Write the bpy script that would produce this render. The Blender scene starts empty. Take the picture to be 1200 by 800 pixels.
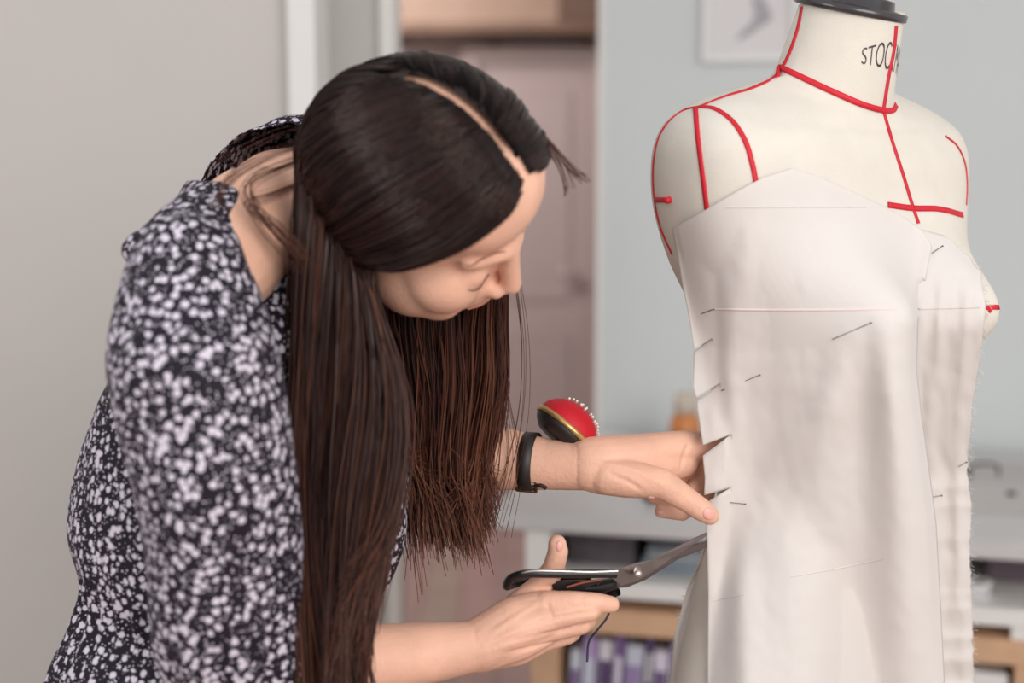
import bpy, bmesh, math, random
import numpy as np
from mathutils import Vector, Matrix, noise
from mathutils.bvhtree import BVHTree

random.seed(7); rng = np.random.default_rng(7)
S = bpy.context.scene; COL = S.collection
R_ = math.radians

# ------------------------------------------------------------------ camera
CAM = Vector((0, 0, 1.42)); PITCH = R_(8.0); FPX = 1200 * 50 / 36.0
cam_d = bpy.data.cameras.new('camera'); cam = bpy.data.objects.new('camera', cam_d); COL.objects.link(cam)
cam.location = CAM; cam.rotation_euler = (R_(90) - PITCH, 0, 0)
cam_d.lens = 50; cam_d.sensor_width = 36; cam_d.sensor_fit = 'HORIZONTAL'
cam_d.clip_start = 0.05
cam_d.dof.use_dof = True; cam_d.dof.focus_distance = 1.50; cam_d.dof.aperture_fstop = 2.0
S.camera = cam
# ------------------------------------------------------------------ world, daylight and added hall fill
w = bpy.data.worlds.new('daylight'); S.world = w; w.use_nodes = True
bg = w.node_tree.nodes['Background']; bg.inputs[0].default_value = (0.93, 0.96, 1.0, 1); bg.inputs[1].default_value = 0.75
def area(name, loc, target, sx, sy, power, col):
    l = bpy.data.lights.new(name, 'AREA'); l.shape = 'RECTANGLE'; l.size = sx; l.size_y = sy
    l.energy = power; l.color = col
    o = bpy.data.objects.new(name, l); COL.objects.link(o); o.location = loc
    o.rotation_euler = (Vector(target) - Vector(loc)).to_track_quat('-Z', 'Y').to_euler()
    return o
area('window_daylight', (1.5, -1.3, 2.2), (0.0, 1.7, 1.1), 2.2, 1.8, 72, (1.0, 0.97, 0.93))
area('side_window_daylight', (-2.4, -0.2, 1.9), (0.1, 1.9, 1.1), 1.3, 1.5, 24, (0.94, 0.97, 1.0))
area('hall_fill', (-0.9, 4.1, 2.3), (-0.2, 5.1, 1.1), 0.8, 0.6, 27, (1.0, 0.94, 0.91))  # added fill lamp that brightens the hall, stands for no visible source
S.view_settings.view_transform = 'Standard'; S.view_settings.look = 'None'
S.view_settings.gamma = 1.0; S.view_settings.use_curve_mapping = False
S.view_settings.exposure = 0.08

# ------------------------------------------------------------------ helpers
CF = Vector((0, math.cos(PITCH), -math.sin(PITCH))); CU = Vector((0, math.sin(PITCH), math.cos(PITCH)))
def ray(px, py):
    return CF + Vector(((px - 600) / FPX, 0, 0)) + CU * ((400 - py) / FPX)
def P(px, py, Y):
    d = ray(px, py); return CAM + d * (Y / d.y)
def lin(c):
    return tuple(((x / 255) / 12.92 if x / 255 <= .04045 else ((x / 255 + .055) / 1.055) ** 2.4) for x in c)

def mat(name, rgb, rough=.6, metal=0, spec=.5, var=0, vscale=8, bump=0, bscale=60, sss=0, trans=0, coat=0):
    m = bpy.data.materials.new(name); m.use_nodes = True; nt = m.node_tree; b = nt.nodes['Principled BSDF']
    c = (*lin(rgb), 1); b.inputs['Base Color'].default_value = c
    b.inputs['Roughness'].default_value = rough; b.inputs['Metallic'].default_value = metal
    b.inputs['Specular IOR Level'].default_value = spec
    b.inputs['Coat Weight'].default_value = coat
    if sss:
        b.inputs['Subsurface Weight'].default_value = sss; b.inputs['Subsurface Radius'].default_value = (1, .35, .2)
        b.inputs['Subsurface Scale'].default_value = .006
    tc = nt.nodes.new('ShaderNodeTexCoord')
    if var:
        n = nt.nodes.new('ShaderNodeTexNoise'); n.inputs['Scale'].default_value = vscale; n.inputs['Detail'].default_value = 5
        nt.links.new(tc.outputs['Object'], n.inputs['Vector'])
        r = nt.nodes.new('ShaderNodeValToRGB'); r.color_ramp.elements[0].position = .3; r.color_ramp.elements[1].position = .7
        r.color_ramp.elements[0].color = (*[x * (1 - var) for x in c[:3]], 1)
        r.color_ramp.elements[1].color = (*[min(1, x * (1 + var)) for x in c[:3]], 1)
        nt.links.new(n.outputs['Fac'], r.inputs['Fac']); nt.links.new(r.outputs['Color'], b.inputs['Base Color'])
    if bump:
        n2 = nt.nodes.new('ShaderNodeTexNoise'); n2.inputs['Scale'].default_value = bscale; n2.inputs['Detail'].default_value = 4
        nt.links.new(tc.outputs['Object'], n2.inputs['Vector'])
        bp = nt.nodes.new('ShaderNodeBump'); bp.inputs['Strength'].default_value = bump; bp.inputs['Distance'].default_value = .002
        nt.links.new(n2.outputs['Fac'], bp.inputs['Height']); nt.links.new(bp.outputs['Normal'], b.inputs['Normal'])
    return m

def link_mesh(name, me, m=None, parent=None, smooth=True):
    if m is not None:
        me.materials.clear(); me.materials.append(m)
    if smooth:
        me.polygons.foreach_set('use_smooth', [True] * len(me.polygons))
    o = bpy.data.objects.new(name, me); COL.objects.link(o)
    if parent is not None:
        o.parent = parent; T = Vector((0, 0, 0)); q = parent
        while q is not None and q.type == 'EMPTY': T = T + q.location; q = q.parent
        o.matrix_parent_inverse = Matrix.Translation(T).inverted()
    return o
def obj(name, bm, m=None, parent=None, smooth=True):
    me = bpy.data.meshes.new(name); bm.normal_update(); bm.to_mesh(me); bm.free()
    return link_mesh(name, me, m, parent, smooth)
def np_mesh(name, V, F):
    me = bpy.data.meshes.new(name); me.from_pydata([tuple(v) for v in V], [], [tuple(f) for f in F]); me.update(); return me
def thing(name, label, cat, loc=(0, 0, 0), group=None):
    o = bpy.data.objects.new(name, None); COL.objects.link(o); o.location = loc; o.empty_display_size = .05
    o['label'] = label; o['category'] = cat
    if group: o['group'] = group
    return o
def tag(o, label, cat, group=None):
    o['label'] = label; o['category'] = cat
    if group: o['group'] = group
    return o

def frame(d, up=Vector((0, 0, 1))):
    d = d.normalized(); a = up.cross(d)
    if a.length < 1e-4: a = Vector((1, 0, 0)).cross(d)
    a.normalize(); return a, d.cross(a)
def cone(bm, p1, r1, p2, r2, seg=20, hs=6):
    """tapered capsule"""
    p1 = Vector(p1); p2 = Vector(p2); d = p2 - p1; L = d.length
    if L < 1e-6: L = 1e-6; d = Vector((0, 0, 1e-6))
    dn = d.normalized(); a, b = frame(dn); s = max(-.95, min(.95, (r1 - r2) / L)); al = math.asin(s)
    prof = []
    for i in range(1, hs + 1):
        t = -math.pi / 2 + (math.pi / 2 + al) * i / hs; prof.append((r1 * math.sin(t), r1 * math.cos(t)))
    for i in range(hs):
        t = al + (math.pi / 2 - al) * i / hs; prof.append((L + r2 * math.sin(t), r2 * math.cos(t)))
    rings = []
    for (h, r) in prof:
        rings.append([bm.verts.new(p1 + dn * h + (a * math.cos(2 * math.pi * k / seg) + b * math.sin(2 * math.pi * k / seg)) * r) for k in range(seg)])
    v0 = bm.verts.new(p1 - dn * r1); v1 = bm.verts.new(p2 + dn * r2)
    for k in range(seg):
        n = (k + 1) % seg
        bm.faces.new((v0, rings[0][n], rings[0][k])); bm.faces.new((v1, rings[-1][k], rings[-1][n]))
        for i in range(len(rings) - 1):
            bm.faces.new((rings[i][k], rings[i][n], rings[i + 1][n], rings[i + 1][k]))
def chain(bm, pts, seg=20):
    for (p, r), (q, s) in zip(pts[:-1], pts[1:]): cone(bm, p, r, q, s, seg)
def ellip(bm, c, ax, seg=24):
    """ax: three Vectors (semi axes)"""
    r = bmesh.ops.create_uvsphere(bm, u_segments=seg, v_segments=seg // 2, radius=1)
    M = Matrix((ax[0], ax[1], ax[2])).transposed()
    for v in r['verts']: v.co = M @ v.co + Vector(c)
    if M.determinant() < 0: bmesh.ops.reverse_faces(bm, faces=list({f for v in r['verts'] for f in v.link_faces}))
def cr(pts, n):
    """Catmull-Rom resample of an (k,d) array, n samples"""
    pts = np.asarray(pts, float); k = len(pts); ext = np.vstack([2 * pts[0] - pts[1], pts, 2 * pts[-1] - pts[-2]])
    out = []
    for t in np.linspace(0, k - 1, n):
        i = min(int(t), k - 2); f = t - i; a, b, c, d = ext[i:i + 4]
        out.append(.5 * ((2 * b) + (-a + c) * f + (2 * a - 5 * b + 4 * c - d) * f * f + (-a + 3 * b - 3 * c + d) * f ** 3))
    return np.array(out)
def loft(bm, rings, n=40, seg=48, cap=True, expo=2.0):
    """rings: (centre, a_vec, b_vec); smooth tube"""
    A = cr([list(c) + list(a) + list(b) for c, a, b in rings], n); vs = []
    for row in A:
        c, a, b = Vector(row[:3]), Vector(row[3:6]), Vector(row[6:9]); ring = []
        for k in range(seg):
            t = 2 * math.pi * k / seg; ct, st = math.cos(t), math.sin(t)
            ring.append(bm.verts.new(c + a * math.copysign(abs(ct) ** (2 / expo), ct) + b * math.copysign(abs(st) ** (2 / expo), st)))
        vs.append(ring)
    for i in range(n - 1):
        for k in range(seg):
            bm.faces.new((vs[i][k], vs[i][(k + 1) % seg], vs[i + 1][(k + 1) % seg], vs[i + 1][k]))
    if cap:
        bm.faces.new(vs[0][::-1]); bm.faces.new(vs[-1])
    return vs
def box(bm, x0, x1, y0, y1, z0, z1, M=None, bev=0):
    r = bmesh.ops.create_cube(bm, size=1)
    for v in r['verts']:
        v.co = Vector((x0 + (v.co.x + .5) * (x1 - x0), y0 + (v.co.y + .5) * (y1 - y0), z0 + (v.co.z + .5) * (z1 - z0)))
        if M is not None: v.co = M @ v.co
    if bev:
        es = list({e for v in r['verts'] for e in v.link_edges}); bmesh.ops.bevel(bm, geom=es, offset=bev, segments=2, affect='EDGES')
def boxo(name, x0, x1, y0, y1, z0, z1, m, parent=None, M=None, bev=0):
    bm = bmesh.new(); box(bm, x0, x1, y0, y1, z0, z1, M, bev); return obj(name, bm, m, parent, smooth=False)
def remesh(bm, voxel, smooth=4, fac=.5):
    me = bpy.data.meshes.new('tmp'); bmesh.ops.recalc_face_normals(bm, faces=bm.faces); bm.to_mesh(me); bm.free()
    o = bpy.data.objects.new('tmp', me); COL.objects.link(o)
    m = o.modifiers.new('r', 'REMESH'); m.mode = 'VOXEL'; m.voxel_size = voxel; m.adaptivity = 0
    if smooth:
        s = o.modifiers.new('s', 'SMOOTH'); s.factor = fac; s.iterations = smooth
    dg = bpy.context.evaluated_depsgraph_get(); dg.update()
    out = bpy.data.meshes.new_from_object(o.evaluated_get(dg))
    bpy.data.objects.remove(o); bpy.data.meshes.remove(me)
    return out
def tube_np(paths, radii, nside=3):
    """paths: (n,k,3) array; radii (n,k); returns V,F"""
    n, k, _ = paths.shape
    T = np.gradient(paths, axis=1); T /= np.linalg.norm(T, axis=2, keepdims=True) + 1e-9
    ref = np.zeros_like(T); ref[..., 1] = 1.0; ref[..., 0] = .3
    A = np.cross(T, ref); A /= np.linalg.norm(A, axis=2, keepdims=True) + 1e-9
    B = np.cross(T, A)
    ang = np.arange(nside) * 2 * np.pi / nside
    V = paths[:, :, None, :] + radii[:, :, None, None] * (A[:, :, None, :] * np.cos(ang)[None, None, :, None] + B[:, :, None, :] * np.sin(ang)[None, None, :, None])
    V = V.reshape(-1, 3); base = (np.arange(n) * k * nside)[:, None, None] + (np.arange(k - 1) * nside)[None, :, None]
    s = np.arange(nside)[None, None, :]; s2 = (s + 1) % nside
    F = np.stack([base + s, base + s2, base + nside + s2, base + nside + s], -1).reshape(-1, 4)
    return V, F
def fast_mesh(name, V, F):
    me = bpy.data.meshes.new(name); me.vertices.add(len(V)); me.vertices.foreach_set('co', np.asarray(V, np.float32).ravel())
    nf = len(F); me.loops.add(nf * 4); me.loops.foreach_set('vertex_index', np.asarray(F, np.int32).ravel())
    me.polygons.add(nf); me.polygons.foreach_set('loop_start', np.arange(nf, dtype=np.int32) * 4)
    me.update(calc_edges=True); me.validate(); return me
def wire(name, pts, r, m, parent=None, n=24, nside=8):
    p = cr([list(q) for q in pts], n)[None]; V, F = tube_np(p, np.full((1, n), r), nside)
    return link_mesh(name, fast_mesh(name, V, F), m, parent)

# ------------------------------------------------------------------ materials
M_wallL = mat('wall_paint_grey', (200, 194, 189), .85, spec=.2, var=.03, vscale=1.5, bump=.1, bscale=180)
M_wallR = mat('wall_paint_pale', (205, 208, 207), .85, spec=.2, var=.02, vscale=2, bump=.1, bscale=180)
M_white = mat('white_paint', (226, 223, 219), .45, var=.02, bump=.05)
M_jamb = mat('jamb_paint', (196, 193, 188), .6, var=.02)
M_hall = mat('hall_paint_mauve', (190, 172, 168), .8, var=.05, vscale=1.5)
M_halld = mat('hall_door_paint', (186, 168, 166), .6, var=.05, vscale=2)
M_brown = mat('brown_wood', (125, 98, 82), .6, var=.15, vscale=6)
M_floor = mat('floor_boards_wood', (150, 122, 108), .5, var=.15, vscale=4)
M_ceil = mat('ceiling_paint', (225, 225, 222), .9)
M_pine = mat('pine_board', (205, 165, 132), .55, var=.1, vscale=12, bump=.1)
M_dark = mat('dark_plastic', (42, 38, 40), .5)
M_black = mat('black_metal', (30, 28, 30), .4, spec=.5)
M_top = mat('desk_laminate', (196, 193, 192), .4, var=.02)
M_skin = mat('skin', (229, 178, 153), .48, spec=.35, var=.10, vscale=22, bump=.35, bscale=260, sss=.15)
M_nail = mat('nail', (230, 168, 155), .3, spec=.5)
M_lip = mat('lip', (205, 140, 124), .4)
M_lash = mat('lash', (45, 28, 24), .6)
M_form = mat('form_linen', (219, 211, 199), .8, spec=.2, var=.03, vscale=30, bump=.3, bscale=900)
M_tape = mat('red_tape', (205, 22, 42), .6, var=.1, vscale=200)
M_ink = mat('black_ink', (60, 52, 52), .7)
M_red = mat('red_velvet', (196, 14, 34), .55, spec=.4, bump=.3, bscale=700)
M_gold = mat('gold_trim', (196, 158, 104), .35, metal=.7, var=.1, vscale=120)
M_strap = mat('black_leather', (38, 30, 28), .5)
M_buckle = mat('dark_brass', (120, 96, 70), .35, metal=.9)
M_pin = mat('pin_steel', (120, 112, 110), .35, metal=.8)
M_pearl = mat('pearl_head', (235, 225, 210), .3)
M_steel = mat('scissor_steel', (150, 138, 134), .28, metal=1, var=.1, vscale=60)
M_steel2 = mat('scissor_light_steel', (215, 208, 204), .25, metal=.9)
M_grip = mat('scissor_grip', (26, 24, 26), .35)

# muslin: fine weave and slight translucency
M_cloth = mat('muslin', (236, 229, 224), .85, spec=.15, bump=.25, bscale=1500)
nt = M_cloth.node_tree; b = nt.nodes['Principled BSDF']; tr = nt.nodes.new('ShaderNodeBsdfTranslucent'); tr.inputs[0].default_value = (*lin((240, 230, 220)), 1)
mx = nt.nodes.new('ShaderNodeMixShader'); mx.inputs[0].default_value = .22
nt.links.new(b.outputs[0], mx.inputs[1]); nt.links.new(tr.outputs[0], mx.inputs[2]); nt.links.new(mx.outputs[0], nt.nodes['Material Output'].inputs[0])
M_pencil = mat('pencil_mark', (214, 204, 201), .8)
M_pinkline = mat('marking_line', (230, 210, 206), .8)

def dress_mat():
    m = bpy.data.materials.new('floral_print'); m.use_nodes = True; nt = m.node_tree; b = nt.nodes['Principled BSDF']
    b.inputs['Roughness'].default_value = .75; b.inputs['Specular IOR Level'].default_value = .25
    tc = nt.nodes.new('ShaderNodeTexCoord')
    nz = nt.nodes.new('ShaderNodeTexNoise'); nz.inputs['Scale'].default_value = 230; nz.inputs['Detail'].default_value = 1
    nt.links.new(tc.outputs['Object'], nz.inputs['Vector'])
    ad = nt.nodes.new('ShaderNodeVectorMath'); ad.operation = 'MULTIPLY_ADD'; ad.inputs[1].default_value = (.0034,) * 3
    nt.links.new(nz.outputs['Color'], ad.inputs[0]); nt.links.new(tc.outputs['Object'], ad.inputs[2])
    out = None
    for sc, th, soft in ((110, .385, .045), (240, .24, .05)):
        v = nt.nodes.new('ShaderNodeTexVoronoi'); v.inputs['Scale'].default_value = sc; v.inputs['Randomness'].default_value = .9
        nt.links.new(ad.outputs[0], v.inputs['Vector'])
        mr = nt.nodes.new('ShaderNodeMapRange'); mr.inputs['From Min'].default_value = th - soft; mr.inputs['From Max'].default_value = th + soft
        mr.inputs['To Min'].default_value = 1; mr.inputs['To Max'].default_value = 0
        nt.links.new(v.outputs['Distance'], mr.inputs['Value'])
        if out is None: out = mr.outputs[0]
        else:
            mm = nt.nodes.new('ShaderNodeMath'); mm.operation = 'MAXIMUM'; nt.links.new(out, mm.inputs[0]); nt.links.new(mr.outputs[0], mm.inputs[1]); out = mm.outputs[0]
    mix = nt.nodes.new('ShaderNodeMix'); mix.data_type = 'RGBA'
    mix.inputs['A'].default_value = (*lin((29, 21, 32)), 1); mix.inputs['B'].default_value = (*lin((206, 196, 208)), 1)
    nt.links.new(out, mix.inputs['Factor']); nt.links.new(mix.outputs['Result'], b.inputs['Base Color'])
    return m
M_dress = dress_mat()

def hair_mat():
    m = bpy.data.materials.new('brown_hair'); m.use_nodes = True; nt = m.node_tree; b = nt.nodes['Principled BSDF']
    b.inputs['Roughness'].default_value = .30; b.inputs['Specular IOR Level'].default_value = .42; b.inputs['Specular Tint'].default_value = (1, .80, .72, 1)
    at = nt.nodes.new('ShaderNodeAttribute'); at.attribute_name = 'tone'
    r = nt.nodes.new('ShaderNodeValToRGB'); e = r.color_ramp.elements
    e[0].position = 0; e[0].color = (*lin((15, 10, 11)), 1); e[1].position = 1; e[1].color = (*lin((134, 80, 56)), 1)
    k = e.new(.5); k.color = (*lin((54, 30, 26)), 1)
    nt.links.new(at.outputs['Fac'], r.inputs['Fac']); nt.links.new(r.outputs['Color'], b.inputs['Base Color'])
    return m
M_hair = hair_mat()

# ================================================================== THE SETTING
def struct(name, *a, **k):
    o = boxo(name, *a, **k); o['kind'] = 'structure'; return o
YW = 3.15
def X(px, Y): return (px - 600) / FPX * Y / math.cos(PITCH) * math.cos(PITCH)
DA = P(578, 598, 2.60)                                  # desk front left corner, top
DTH = R_(-13.0); e1 = Vector((math.cos(DTH), math.sin(DTH), 0)); e2 = Vector((-math.sin(DTH), math.cos(DTH), 0))
DM = Matrix.Translation((DA.x, DA.y, 0)) @ Matrix.Rotation(DTH, 4, 'Z')   # desk frame: x along front edge, y back
ZT = DA.z
def front(px, py):                                       # point on desk front plane through pixel -> (s, z) in desk frame
    d = ray(px, py); n = e2; t = (Vector((DA.x, DA.y, 0)) - Vector((CAM.x, CAM.y, 0))).dot(n) / Vector((d.x, d.y, 0)).dot(n)
    q = CAM + d * t; l = DM.inverted() @ q; return l.x, l.z
WB = .80                                                 # wall distance behind the desk front
floor = struct('floor', -3.2, 3.6, -2.6, 6.2, -.05, 0, M_floor)
# floorboards as separate pieces lie in the hall and beneath the desk
# right wall, parallel to desk
sL = None
for s in np.linspace(-.2, 1.2, 400):                     # left end of the right wall = pixel 705
    q = DM @ Vector((s, WB, 1.2))
    if 600 + FPX * q.x / (q.y * math.cos(PITCH) - (q.z - CAM.z) * math.sin(PITCH)) >= 705: sL = s; break
struct('wall_right', sL, 3.3, WB, WB + .14, 0, 2.6, M_wallR, M=DM)
struct('trim_2', sL - .012, sL, WB - .008, WB + .15, 0, 2.6, M_white, M=DM)
# left wall, casing, door jamb
xa = P(347, 300, 2.75).x; xb = P(378, 300, 2.75).x
struct('wall_left', -3.2, xa - .001, 2.74, 2.90, 0, 2.6, M_wallL)
struct('trim_1', xa, xb, 2.70, 2.90, 0, 2.6, M_white)
xc = P(378, 300, 3.0).x; xd = P(450, 300, 3.0).x; xe = P(460, 300, 3.0).x
struct('wall_back', xb - .12, xd, 2.98, 3.12, 0, 2.6, M_jamb)
struct('trim_3', xd, xe + .012, 2.96, 3.14, 0, 2.6, M_white)
struct('wall_outer_left', -3.3, -3.2, -2.6, 6.2, 0, 2.6, M_wallL)
struct('ceiling', -3.3, 3.6, 1.9, 6.3, 2.6, 2.66, M_ceil)
# hall behind the doorway
struct('wall_hall', -1.8, 1.6, 5.2, 5.3, 0, 2.6, M_hall)
struct('wall_hall_left', -1.8, -1.7, 3.12, 5.2, 0, 2.6, M_hall)
struct('baseboard_hall', -1.7, 1.6, 5.18, 5.2, 0, .09, M_white)
# hall floor boards
fb = struct('floor_hall', -1.7, 1.6, 3.15, 5.18, 0, .004, M_floor)
for i in range(14):
    x0 = -1.0 + i * .12
    p = boxo('floor_board', x0 + .0015, x0 + .1185, 3.3, 5.15, .004, .010, mat('board_%d' % i, (166 + random.randint(-4, 4), 142 + random.randint(-4, 4), 134), .5, var=.1, vscale=5), fb, bev=.001)
# hall door in the far wall (mauve) with casing
hx0, hx1 = P(560, 300, 5.15).x, P(690, 300, 5.15).x
hd = bpy.data.objects.new('door_1', None); COL.objects.link(hd); hd['kind'] = 'structure'; hd.location = (hx0, 5.16, 0)
boxo('door_leaf', hx0, hx1, 5.15, 5.18, .02, 1.70, M_halld, hd, bev=.004)
for z0, z1 in ((.15, .72), (.85, 1.6)): boxo('door_panel', hx0 + .07, hx1 - .07, 5.145, 5.15, z0, z1, M_halld, hd, bev=.008)
boxo('door_casing', hx0 - .06, hx0, 5.13, 5.18, 0, 1.76, M_hall, hd); boxo('door_casing', hx1, hx1 + .05, 5.13, 5.18, 0, 1.76, M_hall, hd)
boxo('door_casing', hx0, hx1, 5.13, 5.18, 1.70, 1.76, M_hall, hd)
cone_b = bmesh.new(); cone(cone_b, (hx1 - .05, 5.10, .95), .012, (hx1 - .10, 5.10, .95), .012); cone(cone_b, (hx1 - .05, 5.15, .95), .009, (hx1 - .05, 5.10, .95), .009)
obj('door_handle', cone_b, M_steel2, hd)
# brown coat shelf above
bs = thing('wall_shelf', 'brown wooden shelf high on the hall wall beyond the doorway', 'shelf', (-.1, 5.1, 1.80))
q0 = P(440, 40, 5.05); q1 = P(720, 40, 5.05)
boxo('shelf_board', q0.x, q1.x, 4.98, 5.20, q0.z, q0.z + .035, M_brown, bs, bev=.004)
boxo('back_board', q0.x, q1.x, 5.16, 5.20, q0.z + .035, q0.z + .34, mat('light_brown_wood', (172, 145, 128), .6, var=.1, vscale=5), bs)
for t in (.1, .5, .9):
    x = q0.x + (q1.x - q0.x) * t; boxo('bracket', x - .008, x + .008, 5.1, 5.20, q0.z - .04, q0.z, M_brown, bs)
hb = thing('storage_box', 'dark brown box on the hall shelf at the doorway right edge', 'box', (0, 5.08, q0.z + .035))
z = q0.z + .0355; bx0, bx1 = P(655, 40, 5.0).x, P(712, 40, 5.0).x
boxo('box_body', bx0, bx1, 4.99, 5.15, z, z + .16, mat('box_brown', (112, 88, 74), .7, var=.1), hb, bev=.006)
boxo('lid', bx0 - .006, bx1 + .006, 4.985, 5.155, z + .16, z + .20, M_brown, hb, bev=.005)

# ------------------------------------------------------------------ picture on right wall
def on_wall(px, py, back):
    d = ray(px, py); t = (Vector((DA.x, DA.y, 0)) + e2 * back - Vector((0, 0, 0))).dot(e2) / Vector((d.x, d.y, 0)).dot(e2)
    l = DM.inverted() @ (CAM + d * t); return l.x, l.z
pl, pzb = on_wall(822, 73, WB - .02); pr, _ = on_wall(934, 73, WB - .02)
pt = pzb + .30
pf = thing('picture_frame', 'white framed picture hanging on the pale wall behind the dress form', 'picture', DM @ Vector(((pl + pr) / 2, WB - .01, pzb)))
M_frame = mat('frame_white', (228, 226, 224), .4)
for nm, a in (('frame_side', (pl, pl + .014, pzb, pt)), ('frame_side', (pr - .014, pr, pzb, pt)), ('frame_rail', (pl + .014, pr - .014, pzb, pzb + .014)), ('frame_rail', (pl + .014, pr - .014, pt - .014, pt))):
    boxo(nm, a[0], a[1], WB - .024, WB - .001, a[2], a[3], M_frame, pf, DM, bev=.002)
boxo('picture_mount', pl + .014, pr - .014, WB - .010, WB - .004, pzb + .014, pt - .014, mat('picture_paper', (214, 210, 210), .8, var=.03), pf, DM)
# grey abstract brush figure on the print
bm = bmesh.new(); cx = (pl + pr) / 2 + .01
pts = cr([(cx - .035, pzb + .05), (cx - .01, pzb + .07), (cx + .018, pzb + .10), (cx + .005, pzb + .15), (cx + .03, pzb + .2), (cx + .02, pzb + .26)], 40)
wd = cr([(.006,), (.014,), (.02,), (.012,), (.018,), (.006,)], 40)[:, 0]; prev = None
for (x, zz), ww in zip(pts, wd):
    c = [bm.verts.new(DM @ Vector((x + s * ww, WB - .0112, zz))) for s in (-1, 1)]
    if prev: bm.faces.new((prev[0], prev[1], c[1], c[0]))
    prev = c
obj('printed_figure', bm, mat('print_grey', (168, 163, 168), .8, var=.2, vscale=30), pf)

# ------------------------------------------------------------------ desk unit
_, zb = front(700, 626); _, zs1 = front(740, 683); _, zs0 = front(740, 702); _, zw1 = front(740, 717); _, zw0 = front(740, 745)
DL = 1.75; DD = WB - .03
desk = thing('desk', 'long pale desk with an open compartment under its top, along the wall', 'desk', (DA.x, DA.y, 0))
boxo('worktop', -.005, DL, -.01, DD, ZT - .032, ZT, M_top, desk, DM, bev=.003)
sp0, _ = front(616, 650); sp1, _ = front(645, 650)
boxo('side_panel', sp0, sp1, .0, DD, zs0, ZT - .033, M_white, desk, DM)
boxo('shelf', sp1, DL - .04, .0, DD, zs0, zs1, M_white, desk, DM)
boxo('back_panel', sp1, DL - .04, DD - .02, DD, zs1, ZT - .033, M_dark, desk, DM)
boxo('side_panel', DL - .04, DL, .0, DD, zs0, ZT - .033, M_white, desk, DM)
mp, _ = front(1186, 735)
for s in (sp0 + .03, mp, DL - .1):
    boxo('foot', s, s + .05, .004, .06, zw1, zs0, M_white if s == mp else M_dark, desk, DM)
    boxo('foot', s, s + .05, DD - .08, DD - .02, zw1, zs0, M_dark, desk, DM)
# ------------------------------------------------------------------ pine bookcase under it
bc0, _ = front(621, 770); bc1, _ = front(655, 770)
bk = thing('bookcase', 'low pine bookcase under the pale desk, filled with books', 'bookcase', DM @ Vector((bc0, .2, 0)))
boxo('top_board', bc0, DL - .02, .0, .42, zw0, zw1 - .0005, M_pine, bk, DM, bev=.002)
zsh = zw0 - .30
boxo('side_board', bc0, bc1, .005, .42, .001, zw0, M_pine, bk, DM, bev=.002)
up, _ = front(1190, 785)
boxo('divider', up, up + .03, .005, .40, zsh + .03, zw0, M_pine, bk, DM)
dv2, _ = front(900, 780)
boxo('divider', dv2, dv2 + .03, .005, .40, zsh + .03, zw0, M_pine, bk, DM)
boxo('side_board', DL - .05, DL - .02, .005, .42, .001, zw0, M_pine, bk, DM)
boxo('shelf_board', bc1, DL - .05, .005, .42, zsh, zsh + .03, M_pine, bk, DM)
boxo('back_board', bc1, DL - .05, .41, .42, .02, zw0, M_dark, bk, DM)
# books
cols = [(206, 208, 216), (176, 150, 196), (226, 222, 228), (120, 92, 140), (198, 200, 214), (92, 72, 110), (214, 206, 222), (150, 130, 170), (230, 228, 230), (106, 84, 122)]
words = ['grey-white', 'lilac', 'white', 'violet', 'pale blue-grey', 'dark purple', 'pale lavender', 'mauve', 'bright white', 'plum']
x = bc1 + .006; tilt = R_(3.5)
for i in range(10):
    wdt = [.020, .026, .030, .018, .034, .016, .028, .022, .03, .02][i]; h = [.225, .25, .243, .262, .24, .268, .235, .255, .23, .26][i]
    M = DM @ Matrix.Translation((x, .02 + .008 * (i % 3), zsh + .0303 + math.sin(tilt) * wdt)) @ Matrix.Rotation(tilt, 4, 'Y')
    mc = mat('book_cover_%d' % i, cols[i], .5, var=.04, vscale=20)
    tb = thing('book', '%s book spine upright on the bookcase shelf, %s' % (words[i], 'first from the pine side board' if i == 0 else 'right of the %s one' % words[i - 1]), 'book', M @ Vector((0, 0, 0)), 'books on the pine shelf')
    bm = bmesh.new(); box(bm, 0, .002, 0, .18, 0, h, M); box(bm, wdt - .002, wdt, 0, .18, 0, h, M); box(bm, 0, wdt, 0, .003, 0, h, M)
    obj('cover', bm, mc, tb, False)
    boxo('pages', .0021, wdt - .0021, .0031, .175, .003, h - .004, M_white, tb, M)
    boxo('spine_label', .003, wdt - .003, -.0008, .0002, h * .62, h * .84, mat('spine_label_%d' % i, cols[(i + 3) % 10], .6), tb, M)
    x += wdt / math.cos(tilt) + .0022
# white box seen at lower right
q, zq = front(1142, 778); q2, _ = front(1186, 778)
wbx = thing('storage_box', 'white box inside the bookcase at the right edge', 'box', DM @ Vector((q, .1, zsh + .03)))
boxo('box_body', q - .12, up - .012, .02, .3, zsh + .0305, zw0 - .05, M_white, wbx, DM, bev=.003); boxo('lid', q - .123, up - .009, .017, .303, zw0 - .05, zw0 - .025, M_frame, wbx, DM, bev=.003)

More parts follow.
